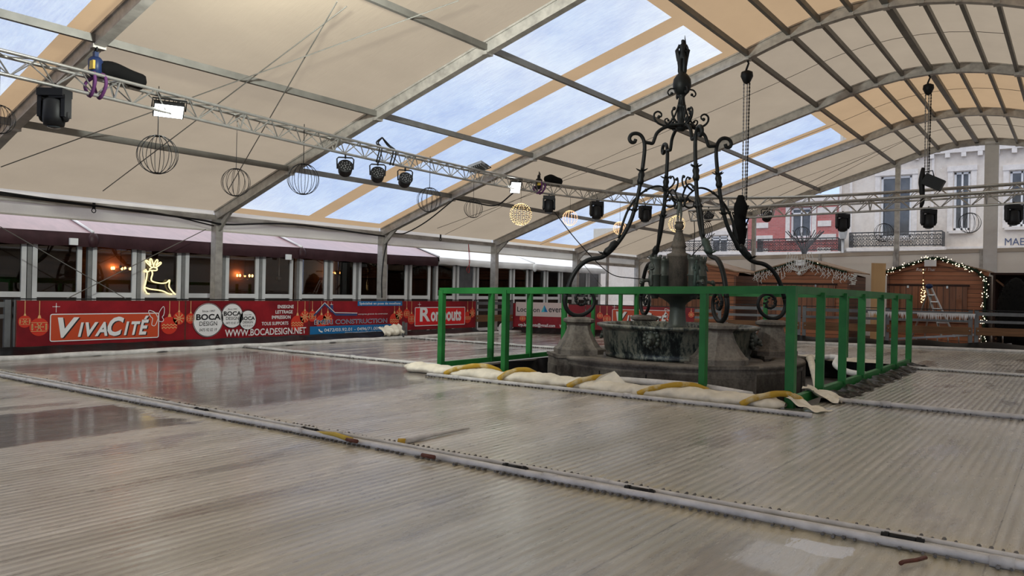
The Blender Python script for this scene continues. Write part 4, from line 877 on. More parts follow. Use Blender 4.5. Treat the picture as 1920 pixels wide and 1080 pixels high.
# bracing wires
def wire(a, b, label, r=.009): mb = MB(); mb.tube([a, b], r, 5); return tag(mb.build('bracing_cable', 'alu_purlin', None, a), label, 'cable', 'steel bracing cables of the tent')
wire(atX(0, 425, -15.2), atX(236, 560, -15.2), 'steel bracing cable slanting down to the right across the first pavilion windows'); wire(atX(125, 560, -15.2), atX(386, 430, -15.2), 'steel bracing cable slanting up to the first tent column over the neon reindeer')
def onroof(x, y):
    d = ray(x, y); t = 1
    for k in range(4000):
        p = EYE+d*t
        if p.z > roofz(p.x)-.06 and t > 2: return p
        t += .01
    return p
wire(onroof(2, 313), onroof(860, 1), 'longest bracing cable under the near opaque roof bay, lowest at left'); wire(onroof(193, 358), onroof(650, 12), 'middle bracing cable under the near opaque roof bay'); wire(onroof(428, 356), onroof(632, 3), 'steepest bracing cable under the near opaque roof bay')
wire(onroof(1040, 345), onroof(1240, 272), 'bracing cable under the roof bay left of the fountain cage', .007); wire(onroof(820, 428), onroof(1050, 345), 'bracing cable under the opaque bay right of the second column', .007)
wire(onroof(1300, 440), onroof(1650, 282), 'bracing cable under the last opaque bay before the gable', .009); wire(onroof(1480, 375), onroof(1700, 262), 'second bracing cable in the last opaque bay', .007)
wire(atX(1085, 485, -15.2), atX(1128, 536, -15.2), 'bracing cable across the clear side window beyond the fence')
# ------------------------------------------------------------------ lighting trusses
RZ = 3.78
ringP = spline([(-9.6, -3, RZ), (-10.0, .5, RZ), (-10.27, 3.9, RZ), (-10.36, 5.0, RZ), (-10.5, 6.3, RZ), (-10.8, 9.2, RZ), (-10.95, 12., RZ), (-10.98, 14.2, RZ), (-10.71, 16.52, RZ), (-9.88, 18.93, RZ), (-8.6, 20.5, RZ), (-6.8, 21.37, RZ), (-4.82, 21.6, RZ), (-3.1, 21.45, RZ), (-1.0, 21.1, RZ), (1.5, 20.2, RZ), (4, 18, RZ)], 8)
def truss(P, label, wd=.24, h=.24, step=.26, r=.024):
    t = thing('lighting_truss', label, 'truss', P[len(P)//2])
    Ls = [0]
    for a, b in zip(P, P[1:]): Ls.append(Ls[-1]+(b-a).length)
    def at(s_):
        for i in range(len(P)-1):
            if Ls[i+1] >= s_-1e-9: f_ = (s_-Ls[i])/(Ls[i+1]-Ls[i]); return P[i].lerp(P[i+1], f_), (P[i+1]-P[i]).normalized()
        return P[-1], (P[-1]-P[-2]).normalized()
    n = int(Ls[-1]/step); nodes = []
    for k in range(n+1):
        p, d = at(Ls[-1]*k/n); a = Vector((d.y, -d.x, 0)).normalized(); nodes.append((p+a*wd/2+Vector((0, 0, h/2)), p-a*wd/2+Vector((0, 0, h/2)), p-Vector((0, 0, h/2))))
    for j in range(3):
        mb = MB(); mb.tube([q[j] for q in nodes], r, 8); mb.build('chord', 'truss', t)
    mb = MB()
    for k in range(n):
        A, B = nodes[k], nodes[k+1]
        for i, j in ((0, 2), (1, 2), (0, 1)):
            s_, e_ = (A[i], B[j]) if k % 2 == 0 else (A[j], B[i]); mb.tube([s_, e_], r*.42, 5)
        if k % 8 == 0:
            for i, j in ((0, 2), (1, 2), (0, 1)): mb.tube([A[i], A[j]], r*.6, 5)
    mb.build('lacing', 'truss', t); return t
truss(ringP, 'long curved lattice truss ringing the rink overhead, from top left round behind the fountain')
T0, T1 = Vector((-8.85, 20.65, 3.42)), Vector((1.6, 19.15, 3.42))
truss([T0.lerp(T1, i/8) for i in range(9)], 'straight lower lattice truss at right, its left end hanging before the red brick house', .26, .27, .30, .026)
def on_ring(x, dz=-.16):   # ring point seen at photo column x
    best = None
    for a, b in zip(ringP, ringP[1:]):
        for k in range(8):
            p = a.lerp(b, k/8); q = p-EYE; dd = q.dot(FF)
            if dd <= 0: continue
            px = 960+FPX*q.dot(RR)/dd
            if best is None or abs(px-x) < best[0]: best = (abs(px-x), p)
    return best[1]+Vector((0, 0, dz))
def on_t2(x, dz=-.16):
    best = None
    for k in range(200):
        p = T0.lerp(T1, k/199); q = p-EYE; px = 960+FPX*q.dot(RR)/q.dot(FF)
        if best is None or abs(px-x) < best[0]: best = (abs(px-x), p)
    return best[1]+Vector((0, 0, dz))
# moving head lamp
mh = thing('moving_head_lamp', 'black moving head lamp', 'stage light'); mb = MB(); mb.box((0, 0, -.06), (.36, .24, .10)); mb.box((.08, 0, -.12), (.2, .2, .04)); mb.tube([(0, 0, -.02), (0, 0, .08)], .02, 6); mb.build('base', 'black', mh)
for s_ in (-1, 1): mb = MB(); mb.box((.165*s_, 0, -.24), (.055, .16, .30)); mb.ball((.165*s_, 0, -.36), .08, 10, (.45, 1, 1.2)); mb.build('yoke_arm', 'black', mh)
mb = MB(); mb.lathe([(.10, -.13), (.138, -.17), (.145, -.40), (.128, -.50), (.10, -.51)], (0, 0, 0), 18); mb.build('head', 'black', mh)
mb = MB(); mb.lathe([(.085, -.512), (.08, -.53), (.02, -.54)], (0, 0, 0), 16); mb.build('lens', 'fglass', mh)
mu = [False]
G = 'moving head lamps on the trusses'
for x, dy, rz, sc, lab in ((104, 0, .6, 1.05, 'large black moving head lamp hanging at the upper left below the truss'), (1029, 0, .6, .95, 'black moving head lamp hanging right of the small lit floodlight'), (1119, 0, .8, 1.05, 'black moving head lamp hanging left of the fountain cage'), (1210, 0, 1., 1., 'black moving head lamp seen through the left side of the fountain cage')):
    place(mh, mu, on_ring(x), rz, lab, G, sc)
for x, lab in ((1582, 'black moving head lamp on the lower truss above the iron balcony'), (1742, 'black moving head lamp on the lower truss beneath the chain hoist'), (1899, 'black moving head lamp on the lower truss at the right frame edge')):
    place(mh, mu, on_t2(x), .5, lab, G, .95)
pc = thing('par_lamp', 'black par lamp', 'stage light'); mb = MB(); mb.tube([(0, 0, .05), (0, 0, -.05)], .018, 6)
mb.tube([(-.14, 0, -.24), (-.15, 0, -.06), (-.12, 0, -.03), (.12, 0, -.03), (.15, 0, -.06), (.14, 0, -.24)], .014, 6); mb.build('yoke', 'black', pc)
Rt = Matrix.Rotation(radians(62), 3, 'X'); mb = MB(); mb.lathe([(.07, -.12), (.12, -.08), (.135, .08), (.14, .10), (.125, .105)], (0, 0, -.24), 20, R=Rt); mb.build('can', 'black', pc)
mb = MB()
for i in range(19):
    a = i*2.4; rr_ = .025*sqrt(i); mb.ball(Vector((0, 0, -.24))+Rt @ Vector((rr_*cos(a), rr_*sin(a), .105)), .013, 6)
mb.build('lens', 'steel', pc); pu = [False]
for x, rz, lab in ((648, .9, 'leftmost of the three round black par lamps under the truss'), (708, .9, 'middle of the three round black par lamps, below the black strap loop'), (760, 1., 'rightmost of the three round black par lamps under the truss'), (1329, .5, 'round black par lamp on the truss right of the fountain statue'), (1438, .5, 'round black par lamp behind the left part of the lower truss')):
    place(pc, pu, on_ring(x), rz, lab, 'par lamps under the curved truss', 1.0)
# floodlights
def flood(x, z, w, h, look, label, lit=True, power=0, at=None):
    p = at or on_ring(x, z); t = thing('led_floodlight', label, 'lamp', p, 'led floodlights of the tent')
    n = Vector(look).normalized(); up = Vector((0, 0, 1)) if abs(n.z) < .9 else Vector((0, 1, 0)); U = up.cross(n).normalized(); V = n.cross(U)
    Rm = Matrix((U, V, n)).transposed(); mb = MB(); mb.box(p, (w, h, .07), R=Rm)
    for k in range(7): mb.box(p-n*.05+U*(w*(-.42+.14*k)), (.012, h*.9, .05), R=Rm)
    mb.build('housing', 'steel' if not lit else 'black', t)
    mb = MB(); mb.box(p+n*.037, (w*.93, h*.90, .006), R=Rm); mb.build('led_panel', 'led' if lit or power else 'white_plain', t)
    mb = MB(); mb.tube([p+U*(w/2+.02), p+U*(w/2+.02)+V*(h/2+.06), p-U*(w/2+.02)+V*(h/2+.06), p-U*(w/2+.02)], .012, 5); mb.build('bracket', 'black', t)
    if power:
        ld = bpy.data.lights.new('flood_light', 'AREA'); ld.shape = 'RECTANGLE'; ld.size = w*.9; ld.size_y = h*.9; ld.energy = power; ld.color = (.94, 1., .93)
        lo = bpy.data.objects.new('flood_light', ld); C.objects.link(lo); lo.parent = t; lo.rotation_euler = Matrix((U, -V, -n)).transposed().to_euler(); lo.location = n*.05
    return t
flood(316, -.08, .40, .24, (.55, -.25, -.75), 'lit white led floodlight on the truss, above the largest wire globe', True, 2.5)
flood(966, -.08, .24, .30, (.6, -.55, -.55), 'small lit white led floodlight on the truss right of the dark wire globes', True, 2.5)
flood(896, .22, .40, .26, (-.2, .3, .93), 'grey backed floodlight lying on top of the truss, facing the roof', False)
fp_ = Vector((-6.55, 5.25, roofz(-6.55)-1.0)); flood(0, 0, .36, .24, tuple(Vector((-7.9, 6.9, 5.15))-fp_), 'floodlight hung under the nearest tent arch above the frame, lighting the roof', False, 260, fp_)
mb = MB(); mb.tube([fp_+Vector((0, -.1, .05)), fp_+Vector((0, -.18, .90))], .015, 6); tag(mb.build('mounting_arm', 'black', None, fp_), 'short black arm holding the floodlight under the nearest tent arch', 'arm')
# hoists
def hoist_small(x, label, m1, m2, sling):
    p = on_ring(x, .12); z1 = roofz(p.x)-.12; t = thing('chain_hoist', label, 'hoist', p, 'chain hoists holding the curved truss')
    mb = MB(); mb.tube([(p.x, p.y, p.z+.02), (p.x, p.y, z1)], .012, 6); mb.build('chain', 'black', t)
    zc = min(z1-.25, p.z+.30); mb = MB(); mb.lathe([(.05, -.13), (.085, -.10), (.09, .08), (.06, .12)], (p.x, p.y, zc), 14); mb.box((p.x, p.y, zc+.15), (.06, .05, .08)); mb.build('motor', m1, t)
    mb = MB(); mb.box((p.x+.06, p.y-.07, zc), (.10, .03, .11)); mb.build('motor_cover', m2, t)
    mb = MB(); mb.tube([(p.x, p.y, z1+.04), (p.x+.04, p.y, z1-.03), (p.x, p.y, z1-.09), (p.x-.03, p.y, z1-.04)], .014, 6); mb.build('hook', 'black', t)
    mb = MB()
    for s_ in (-1, 1):
        a = p+Vector((.02, .08*s_, -.26)); mb.tube(spline([(p.x, p.y, zc-.12), (p.x+.10, p.y+.06*s_, p.z+.02), (p.x+.14, p.y+.07*s_, p.z-.12), (p.x, p.y+.06*s_, p.z-.27), (p.x-.14, p.y+.06*s_, p.z-.10), (p.x, p.y, zc-.12)], 5), .022, 6)
    mb.build('sling', sling, t); return t
hoist_small(178, 'blue and yellow chain hoist with purple sling at the upper left arch', 'blue', 'yellow', 'purple')
hoist_small(1010, 'yellow and red chain hoist on the truss between the second and third arches', 'black', 'yellow', 'purple')
p = on_ring(708, .1); z1 = roofz(p.x)-.1; t = thing('strap_loop', 'black strap and cable loop holding the truss above the middle par lamp', 'strap', p); mb = MB()
for o_ in (-.06, 0, .30, .38): mb.tube(spline([(p.x, p.y+.1, z1), (p.x, p.y+o_*.8, (z1+p.z)/2), (p.x+.1, p.y+o_, p.z), (p.x+.02, p.y+o_, p.z-.26)], 5), .014, 6)
mb.build('strap', 'black', t)
for x, lab in ((225, 'black chain bag lying on the truss left of the large lit floodlight'), (1036, 'black chain bag lying on the truss beside the red-based hoist')):
    p = on_ring(x, .20); a = on_ring(x-45 if x < 500 else x-12, .2); b = on_ring(x+45 if x < 500 else x+14, .2); mb = MB(); mb.tube(spline([a, a.lerp(b, .3)+Vector((0, 0, .06)), a.lerp(b, .7)+Vector((0, 0, .02)), b], 5), [.05]+[.11]*14+[.06], 9); tag(mb.build('chain_bag', 'blackcloth', None, p), lab, 'bag')
def chain(mb, a, b, r=.014):
    a, b = Vector(a), Vector(b); n = int((b-a).length/.035); mb.tube([a.lerp(b, k/n) for k in range(n+1)], [r*(1.25 if k % 2 else .55) for k in range(n+1)], 5)
def big_hoist(x, y, Y, zend, label):
    top = atY(x, y, Y); top.z = roofz(top.x)-.12; t = thing('chain_hoist', label, 'hoist', top, 'long chain hoists at right')
    mb = MB(); mb.tube([top+Vector((0, 0, .03)), top+Vector((.03, 0, -.06)), top+Vector((0, 0, -.14)), top+Vector((-.02, 0, -.2))], .02, 6); mb.build('hook', 'black', t)
    mb = MB(); mb.lathe([(.05, .06), (.11, .03), (.12, -.05), (.07, -.16), (.02, -.2)], top+Vector((0, 0, -.26)), 14); mb.build('motor', 'black', t)
    for dx in (-.055, .015, .06): mb = MB(); chain(mb, top+Vector((dx, 0, -.36)), (top.x+dx*.7, top.y, zend)); mb.build('chain', 'steel' if dx < .05 else 'black', t)
    return top
tp = big_hoist(1401, 112, 15.07, 3.1, 'chain hoist with long chains hanging right of the fountain cage')
q = atY(1388, 415, 15.07); mb = MB(); mb.tube(spline([(q.x, q.y, 3.2), (q.x, q.y, 2.9), (q.x-.02, q.y, 2.5), (q.x, q.y, 2.12)], 5), [.05, .08, .09, .12, .13, .13, .12, .11, .12, .13, .13, .12, .12, .11, .09, .05][:16], 10)
for k in range(12): an = k*1.1; mb.tube([(q.x, q.y, 3.0-.04*k), (q.x+.16*cos(an), q.y+.1*sin(an), 2.98-.04*k), (q.x+.12*cos(an), q.y, 2.9-.05*k)], .02, 5)
tag(mb.build('chain_bag', 'blackcloth', None, q), 'long black chain bag hanging at the end of the chains right of the fountain cage', 'bag')
tp = big_hoist(1741, 152, 20.07, 4.0, 'chain hoist hanging at the ridge above the right trusses')
q = atY(1750, 342, 20.07); mb = MB(); mb.box(q, (.42, .22, .26), R=Matrix.Rotation(radians(28), 3, 'Y')); mb.tube([q+Vector((-.15, 0, .14)), q+Vector((-.2, 0, .25)), q+Vector((-.02, 0, .27)), q+Vector((.02, 0, .1))], .014, 6); tag(mb.build('motor_box', 'black', None, q), 'tilted black motor box hanging on the chains above the lower truss', 'motor')
mb = MB(); mb.tube(spline([(tp.x-.08, tp.y, 4.25), (tp.x-.1, tp.y, 3.9), (tp.x-.08, tp.y, 3.5), (tp.x-.12, tp.y, 3.3)], 4), [.03, .05, .06, .07, .07, .06, .06, .05, .05, .05, .04, .03, .02], 8); tag(mb.build('sling', 'black', None, tp), 'black sling from the ridge hoist to the lower truss', 'sling')
# trailing cable coil on truss end
cable([T0+Vector((.1, 0, -.15)), T0+Vector((.12, 0, -.5)), T0+Vector((.1, 0, -1.2)), T0+Vector((.14, 0, -1.7))], .012, 'black cable hanging from the left end of the lower truss')
mb = MB()
for k in range(4): mb.tube([T0+Vector((.35+.03*k+(.10+.02*k)*cos(a*pi/8), .02*k, -.42+(.2+.02*k)*sin(a*pi/8))) for a in range(16)], .01, 5, True)
tag(mb.build('cable_coil', 'black', None, T0), 'coil of black cable hanging at the left end of the lower truss', 'cable')
# wire globes
def globe_proto(lit=False, ribs=14, wire='black'):
    t = thing('wire_globe', 'globe', 'ornament'); 
    mb = MB()
    for k in range(ribs//2):
        a = pi*k/(ribs//2); mb.tube([(cos(a)*cos(b), sin(a)*cos(b), sin(b)) for b in [2*pi*i/32 for i in range(32)]], .018 if not lit else .012, 5, True)
    for z in (-.97, .97): mb.tube([(.2*cos(b), .2*sin(b), z) for b in [pi*i/5 for i in range(10)]], .03, 5, True)
    mb.build('frame', wire, t)
    if lit:
        mb = MB()
        for k in range(ribs):
            a = 2*pi*k/ribs
            for i in range(16):
                b = -pi/2+pi*(i+.5)/16+random.uniform(-.05, .05); mb.octa((cos(a+.05)*cos(b)*1.02, sin(a+.05)*cos(b)*1.02, sin(b)*1.02), .034)
        tag(mb.build('bulbs', 'warm', t), kind='stuff')
    return t
gd = globe_proto(); gu = [False]; gl = globe_proto(True, 16, 'board'); gU = [False]; gpk = globe_proto(True, 14, 'pink'); gPu = [False]
def hang(proto, used, x, y, r, label, grp, par=on_ring, cord=True):
    p = par(x, -.06); dd = (p-EYE).dot(FF); q = ray(x, y)*dd+EYE; q.x, q.y = p.x, p.y
    o = place(proto, used, q, random.random(), label, grp, r*dd/FPX)
    mb = MB(); mb.tube([q+Vector((0, 0, r*dd/FPX)), p], .004, 4); c_ = mb.build('cord', 'black', None, q); c_.parent = o; s_ = o.scale[0]; c_.location = (0, 0, 0); c_.scale = (1/s_,)*3
    c_.rotation_euler = (0, 0, -o.rotation_euler[2])
G = 'dark wire globes hanging from the trusses'
for x, y, r, lab in ((0, 224, 27, 'dark wire globe cut by the left frame edge'), (298, 290, 36, 'largest dark wire globe, below the big lit floodlight'), (443, 342, 26, 'dark wire globe hanging second from the left, before the first column arch'), (572, 336, 29, 'dark wire globe against the clear roof left of the par lamps'), (807, 375, 23, 'dark wire globe against the third arch, before the small lit floodlight'), (889, 391, 17.5, 'smaller dark wire globe between the third arch and the first lit globe')):
    hang(gd, gu, x, y, r, lab, G)
for x, y, r, lab in ((977, 402, 20, 'wire globe covered in warm lights, leftmost lit one'), (1270, 420, 15, 'wire globe with warm lights behind the fountain statue')): hang(gl, gU, x, y, r, lab, 'lit wire globes')
for x, y, r, lab in ((1070, 409, 14, 'pinkish lit wire globe left of the fountain cage'), (1164, 428, 12, 'small lit wire globe just left of the cage leg')): hang(gpk, gPu, x, y, r, lab, 'lit wire globes')
for x, y, r, lab in ((1658, 436, 17, 'dark wire globe in front of the iron balcony'), (1820, 418, 19, 'dark wire globe at far right before the house window'), (1505, 440, 15, 'dark wire globe in front of the red brick house window')): hang(gd, gu, x, y, r, lab, G, on_ring)
# ------------------------------------------------------------------ fountain
FX, FY = -5.57, 12.51; CF = Vector((FX, FY, 0)); GZ = -.35
fb = thing('fountain', 'grey stone fountain with dark bronze basin and turreted column inside the green fence', 'fountain', (FX, FY, GZ))
n = 72; mb = MB(); RB = 2.0
def ringprof(prof): mb.lathe(prof, CF, n)
ringprof([(RB-.42, GZ), (RB, GZ), (RB, .05), (RB+.02, .07), (RB+.02, .10), (RB+.0, .11), (RB+.05, .15), (RB+.07, .18), (RB+.05, .21), (RB-.40, .21), (RB-.44, .18), (RB-.44, GZ)]); mb.build('base_wall', 'stone', fb)
mb = MB(); mb.lathe([(1.60, GZ), (1.60, .10), (1.42, .14), (1.40, .17), (1.1, .17), (.01, .17)], CF, 48); mb.build('plinth', 'stone', fb)
for k in range(16):
    a = 2*pi*k/16+.2; mb = MB()
    if min(abs(((a-b*pi/2-pi/4+pi) % (2*pi))-pi) for b in range(4)) < .3: continue
    p = CF+Vector((cos(a)*(RB+.004), sin(a)*(RB+.004), -.13)); mb.box(p, (.012, .012, .36), a); mb.build('joint', 'black', fb)
for k in range(4):
    a = radians(45+90*k); d = Vector((cos(a), sin(a), 0)); p = CF+d*1.72; R_ = a
    mb = MB(); mb.box(p+d*.06+Vector((0, 0, -.08)), (.74, .78, .54), R_); mb.box(p+d*.06+Vector((0, 0, .20)), (.78, .82, .05), R_); mb.box(p+d*.44+Vector((0, 0, -.12)), (.03, .60, .34), R_); pr_ = mb.build('pier_base', 'stone', fb)
    mb = MB(); prof = [(.50, .22), (.50, .30), (.47, .325), (.44, .34), (.36, .43), (.29, .53), (.245, .62), (.225, .69), (.24, .715), (.29, .735), (.315, .75), (.315, .79), (.28, .805), (.22, .825), (.02, .83)]
    nn = 8; vs = []
    for r_, z in prof:
        for j in range(8):
            h_ = r_*.74; c__ = h_*.62; lx, ly = ((h_, -c__), (h_, c__), (c__, h_), (-c__, h_), (-h_, c__), (-h_, -c__), (-c__, -h_), (c__, -h_))[j]
            vs.append(p+Vector((cos(a)*lx-sin(a)*ly, sin(a)*lx+cos(a)*ly, z)))
    fs = [(i*8+j, i*8+(j+1) % 8, (i+1)*8+(j+1) % 8, (i+1)*8+j) for i in range(len(prof)-1) for j in range(8)]; fs += [tuple((len(prof)-1)*8+j for j in range(8))]
    mb.add(vs, fs); mb.build('pedestal', 'stone', fb)
mb = MB(); mb.lathe([(1.10, .17), (1.20, .18), (1.21, .22), (1.19, .24), (1.22, .30), (1.27, .64), (1.30, .66), (1.36, .69), (1.36, .72), (1.30, .73), (1.27, .70), (1.22, .62), (1.16, .30), (1.0, .26), (.02, .26)], CF, 64); bs = mb.build('basin', 'basin', fb)
mb = MB(); mb.lathe([(1.24, .60), (.02, .60)], CF, 48); 
for k in range(4):
    a = radians(-90+28+90*k-22); c_ = CF+Vector((cos(a)*1.27, sin(a)*1.27, .52)); d = Vector((cos(a), sin(a), 0)); s_ = Vector((-sin(a), cos(a), 0)); mb = MB()
    mb.ball(c_, .12, 12, (.8, .8, 1)); mb.ball(c_+d*.09-Vector((0, 0, .03)), .055, 10); mb.ball(c_+d*.13-Vector((0, 0, .07)), .03, 8)
    for q_ in range(12): an = 2*pi*q_/12; mb.ball(c_+s_*.115*cos(an)+Vector((0, 0, .12*sin(an))), .035+.012*(q_ % 2), 6)
    for e_ in (-1, 1): mb.ball(c_+d*.10+s_*.04*e_+Vector((0, 0, .025)), .016, 6); mb.ball(c_+s_*.09*e_+Vector((0, 0, .11)), .03, 6)
    mb.build('lion_mask', 'bronze', fb)
mb = MB(); mb.lathe([(.32, .26), (.32, .60), (.24, .64), (.18, .68), (.15, .74), (.13, .95), (.135, 1.06), (.17, 1.10), (.26, 1.16), (.40, 1.21), (.58, 1.24), (.60, 1.27), (.60, 1.33), (.56, 1.36), (.30, 1.37)], CF, 28); mb.build('column', 'bronze', fb)
mb = MB(); mb.lathe([(.16, 1.36), (.16, 1.84), (.19, 1.87), (.20, 1.92), (.12, 1.95), (.115, 2.03), (.135, 2.05), (.115, 2.09), (.095, 2.18), (.07, 2.27), (.06, 2.31), (.075, 2.325), (.045, 2.335)], CF, 24); mb.ball(CF+Vector((0, 0, 2.395)), .08, 14); mb.lathe([(.04, 2.45), (.07, 2.455), (.07, 2.475), (.03, 2.48)], CF, 14); mb.build('spire', 'stone2', fb)
for k in range(4):
    a = radians(57+90*k); p = CF+Vector((cos(a)*.45, sin(a)*.45, 0)); mb = MB(); mb.lathe([(.05, 1.16), (.088, 1.24), (.088, 1.54), (.102, 1.555), (.102, 1.57), (.088, 1.58), (.088, 1.80), (.10, 1.82), (.10, 1.86), (.08, 1.86), (.08, 1.82), (.01, 1.82)], p, 14)
    for j in range(6): an = j*pi/3; mb.box(p+Vector((cos(an)*.09, sin(an)*.09, 1.875)), (.03, .04, .04), an)
    mb.build('turret', 'bronze', fb)
def statue(base, h, yaw, m, parent, drape=True, arms='down', name='statuette'):
    s_ = h; f = Matrix.Rotation(yaw, 3, 'Z'); J = {'pel': (0, 0, .50), 'wa': (0, 0, .60), 'ch': (0, .01, .74), 'nk': (0, 0, .85), 'hd': (0, -.01, .93), 'hd2': (0, -.01, .97),
        'lh': (-.05, 0, .48), 'lk': (-.055, -.02, .27), 'la': (-.05, .01, .05), 'lt': (-.05, -.05, .02), 'rh': (.05, 0, .48), 'rk': (.06, -.05, .28), 'ra': (.05, .0, .05), 'rt': (.06, -.06, .02),
        'ls': (-.10, 0, .80), 'le': (-.15, -.01, .66), 'lw': (-.10, -.09, .60) if arms == 'down' else (-.14, -.03, .50), 'rs': (.10, 0, .80), 're': (.17, -.02, .72) if arms == 'up' else (.15, 0, .66), 'rw': (.12, -.06, .88) if arms == 'up' else (.08, -.10, .62)}
    R_ = dict(pel=.075, wa=.058, ch=.078, nk=.03, hd=.048, hd2=.035, lh=.055, lk=.036, la=.022, lt=.02, rh=.055, rk=.036, ra=.022, rt=.02, ls=.035, le=.025, lw=.018, rs=.035, re=.025, rw=.018)
    if drape: R_.update(lk=.06, rk=.06, la=.07, ra=.07)
    K = list(J); E_ = [('pel', 'wa'), ('wa', 'ch'), ('ch', 'nk'), ('nk', 'hd'), ('hd', 'hd2'), ('pel', 'lh'), ('lh', 'lk'), ('lk', 'la'), ('la', 'lt'), ('pel', 'rh'), ('rh', 'rk'), ('rk', 'ra'), ('ra', 'rt'), ('ch', 'ls'), ('ls', 'le'), ('le', 'lw'), ('ch', 'rs'), ('rs', 're'), ('re', 'rw')]
    off = Vector((0, 0, 0)); q = parent
    while q is not None: off += q.location; q = q.parent
    return skin(name, [f @ Vector(J[k])*s_ for k in K], [(K.index(a), K.index(b)) for a, b in E_], [R_[k]*s_*1.2 for k in K], m, parent, 1, Vector(base)-off)
statue(CF+Vector((0, 0, 2.47)), .46, .6, 'bronze', fb, False, 'up')
for k in range(4):
    a = radians(57+90*k); p = CF+Vector((cos(a)*.53, sin(a)*.53, 1.36)); statue(p, .46, a+pi/2, 'patina' if k % 2 else 'bronze', fb, True, 'down')
    mb = MB(); q_ = CF+Vector((cos(a)*.50, sin(a)*.50, 1.42)); mb.tube(spline([q_, q_+Vector((cos(a)*.12, sin(a)*.12, .04)), q_+Vector((cos(a)*.24, sin(a)*.24, -.01))], 4), .026, 7); mb.ball(q_+Vector((cos(a)*.2, sin(a)*.2, .03)), .045, 8); mb.build('spout', 'bronze', fb)
# wrought iron canopy
ic = thing('iron_canopy', 'black wrought iron scrolled canopy rising over the fountain', 'canopy', (FX, FY, .83))
legp = [(1.95, 1.20), (1.86, 1.47), (1.74, 1.66), (1.62, 1.76), (1.52, 1.80), (1.40, 1.82), (1.30, 1.86), (1.16, 1.98), (.98, 2.22), (.85, 2.48), (.76, 2.80), (.70, 3.12), (.66, 3.44), (.64, 3.66), (.65, 3.80), (.70, 3.90), (.78, 3.94), (.87, 3.92), (.91, 3.85), (.88, 3.79), (.82, 3.79), (.80, 3.84)]
foot = [(1.95, 1.20), (1.97, 1.08), (1.93, .95), (1.84, .87), (1.72, .85), (1.60, .89), (1.50, .98), (1.46, 1.10), (1.50, 1.21), (1.60, 1.27), (1.71, 1.25), (1.78, 1.17), (1.77, 1.08), (1.70, 1.03), (1.63, 1.05), (1.61, 1.11), (1.65, 1.15)]
brk = [(.65, 3.80), (.56, 3.79), (.50, 3.79), (.47, 3.86), (.43, 3.96), (.34, 4.04), (.22, 4.09), (.05, 4.10)]
scr = [(.20, 4.09), (.32, 4.10), (.42, 4.14), (.48, 4.21), (.48, 4.29), (.42, 4.33), (.36, 4.30), (.36, 4.25), (.40, 4.24)]
scr2 = [(.22, 4.10), (.28, 4.15), (.29, 4.20), (.25, 4.22), (.23, 4.19)]
inn = [(1.06, 2.16), (1.0, 2.40), (.90, 2.66), (.76, 2.86), (.60, 2.99), (.44, 3.06), (.30, 3.05), (.18, 2.96), (.10, 2.86), (.03, 2.84)]
inns = [(.22, 3.02), (.14, 3.08), (.10, 3.16), (.13, 3.24), (.17, 3.22)]; inn2 = [(.16, 2.88), (.08, 2.78), (.15, 2.72), (.24, 2.74), (.25, 2.82), (.18, 2.84)]
top1 = [(.04, 4.10), (.08, 4.16), (.14, 4.24), (.17, 4.34), (.13, 4.40)]; stem_ = [(.24, 4.12), (.13, 4.25), (.06, 4.45), (.04, 4.62), (.10, 4.72), (.20, 4.73), (.25, 4.67), (.22, 4.62), (.18, 4.65)]
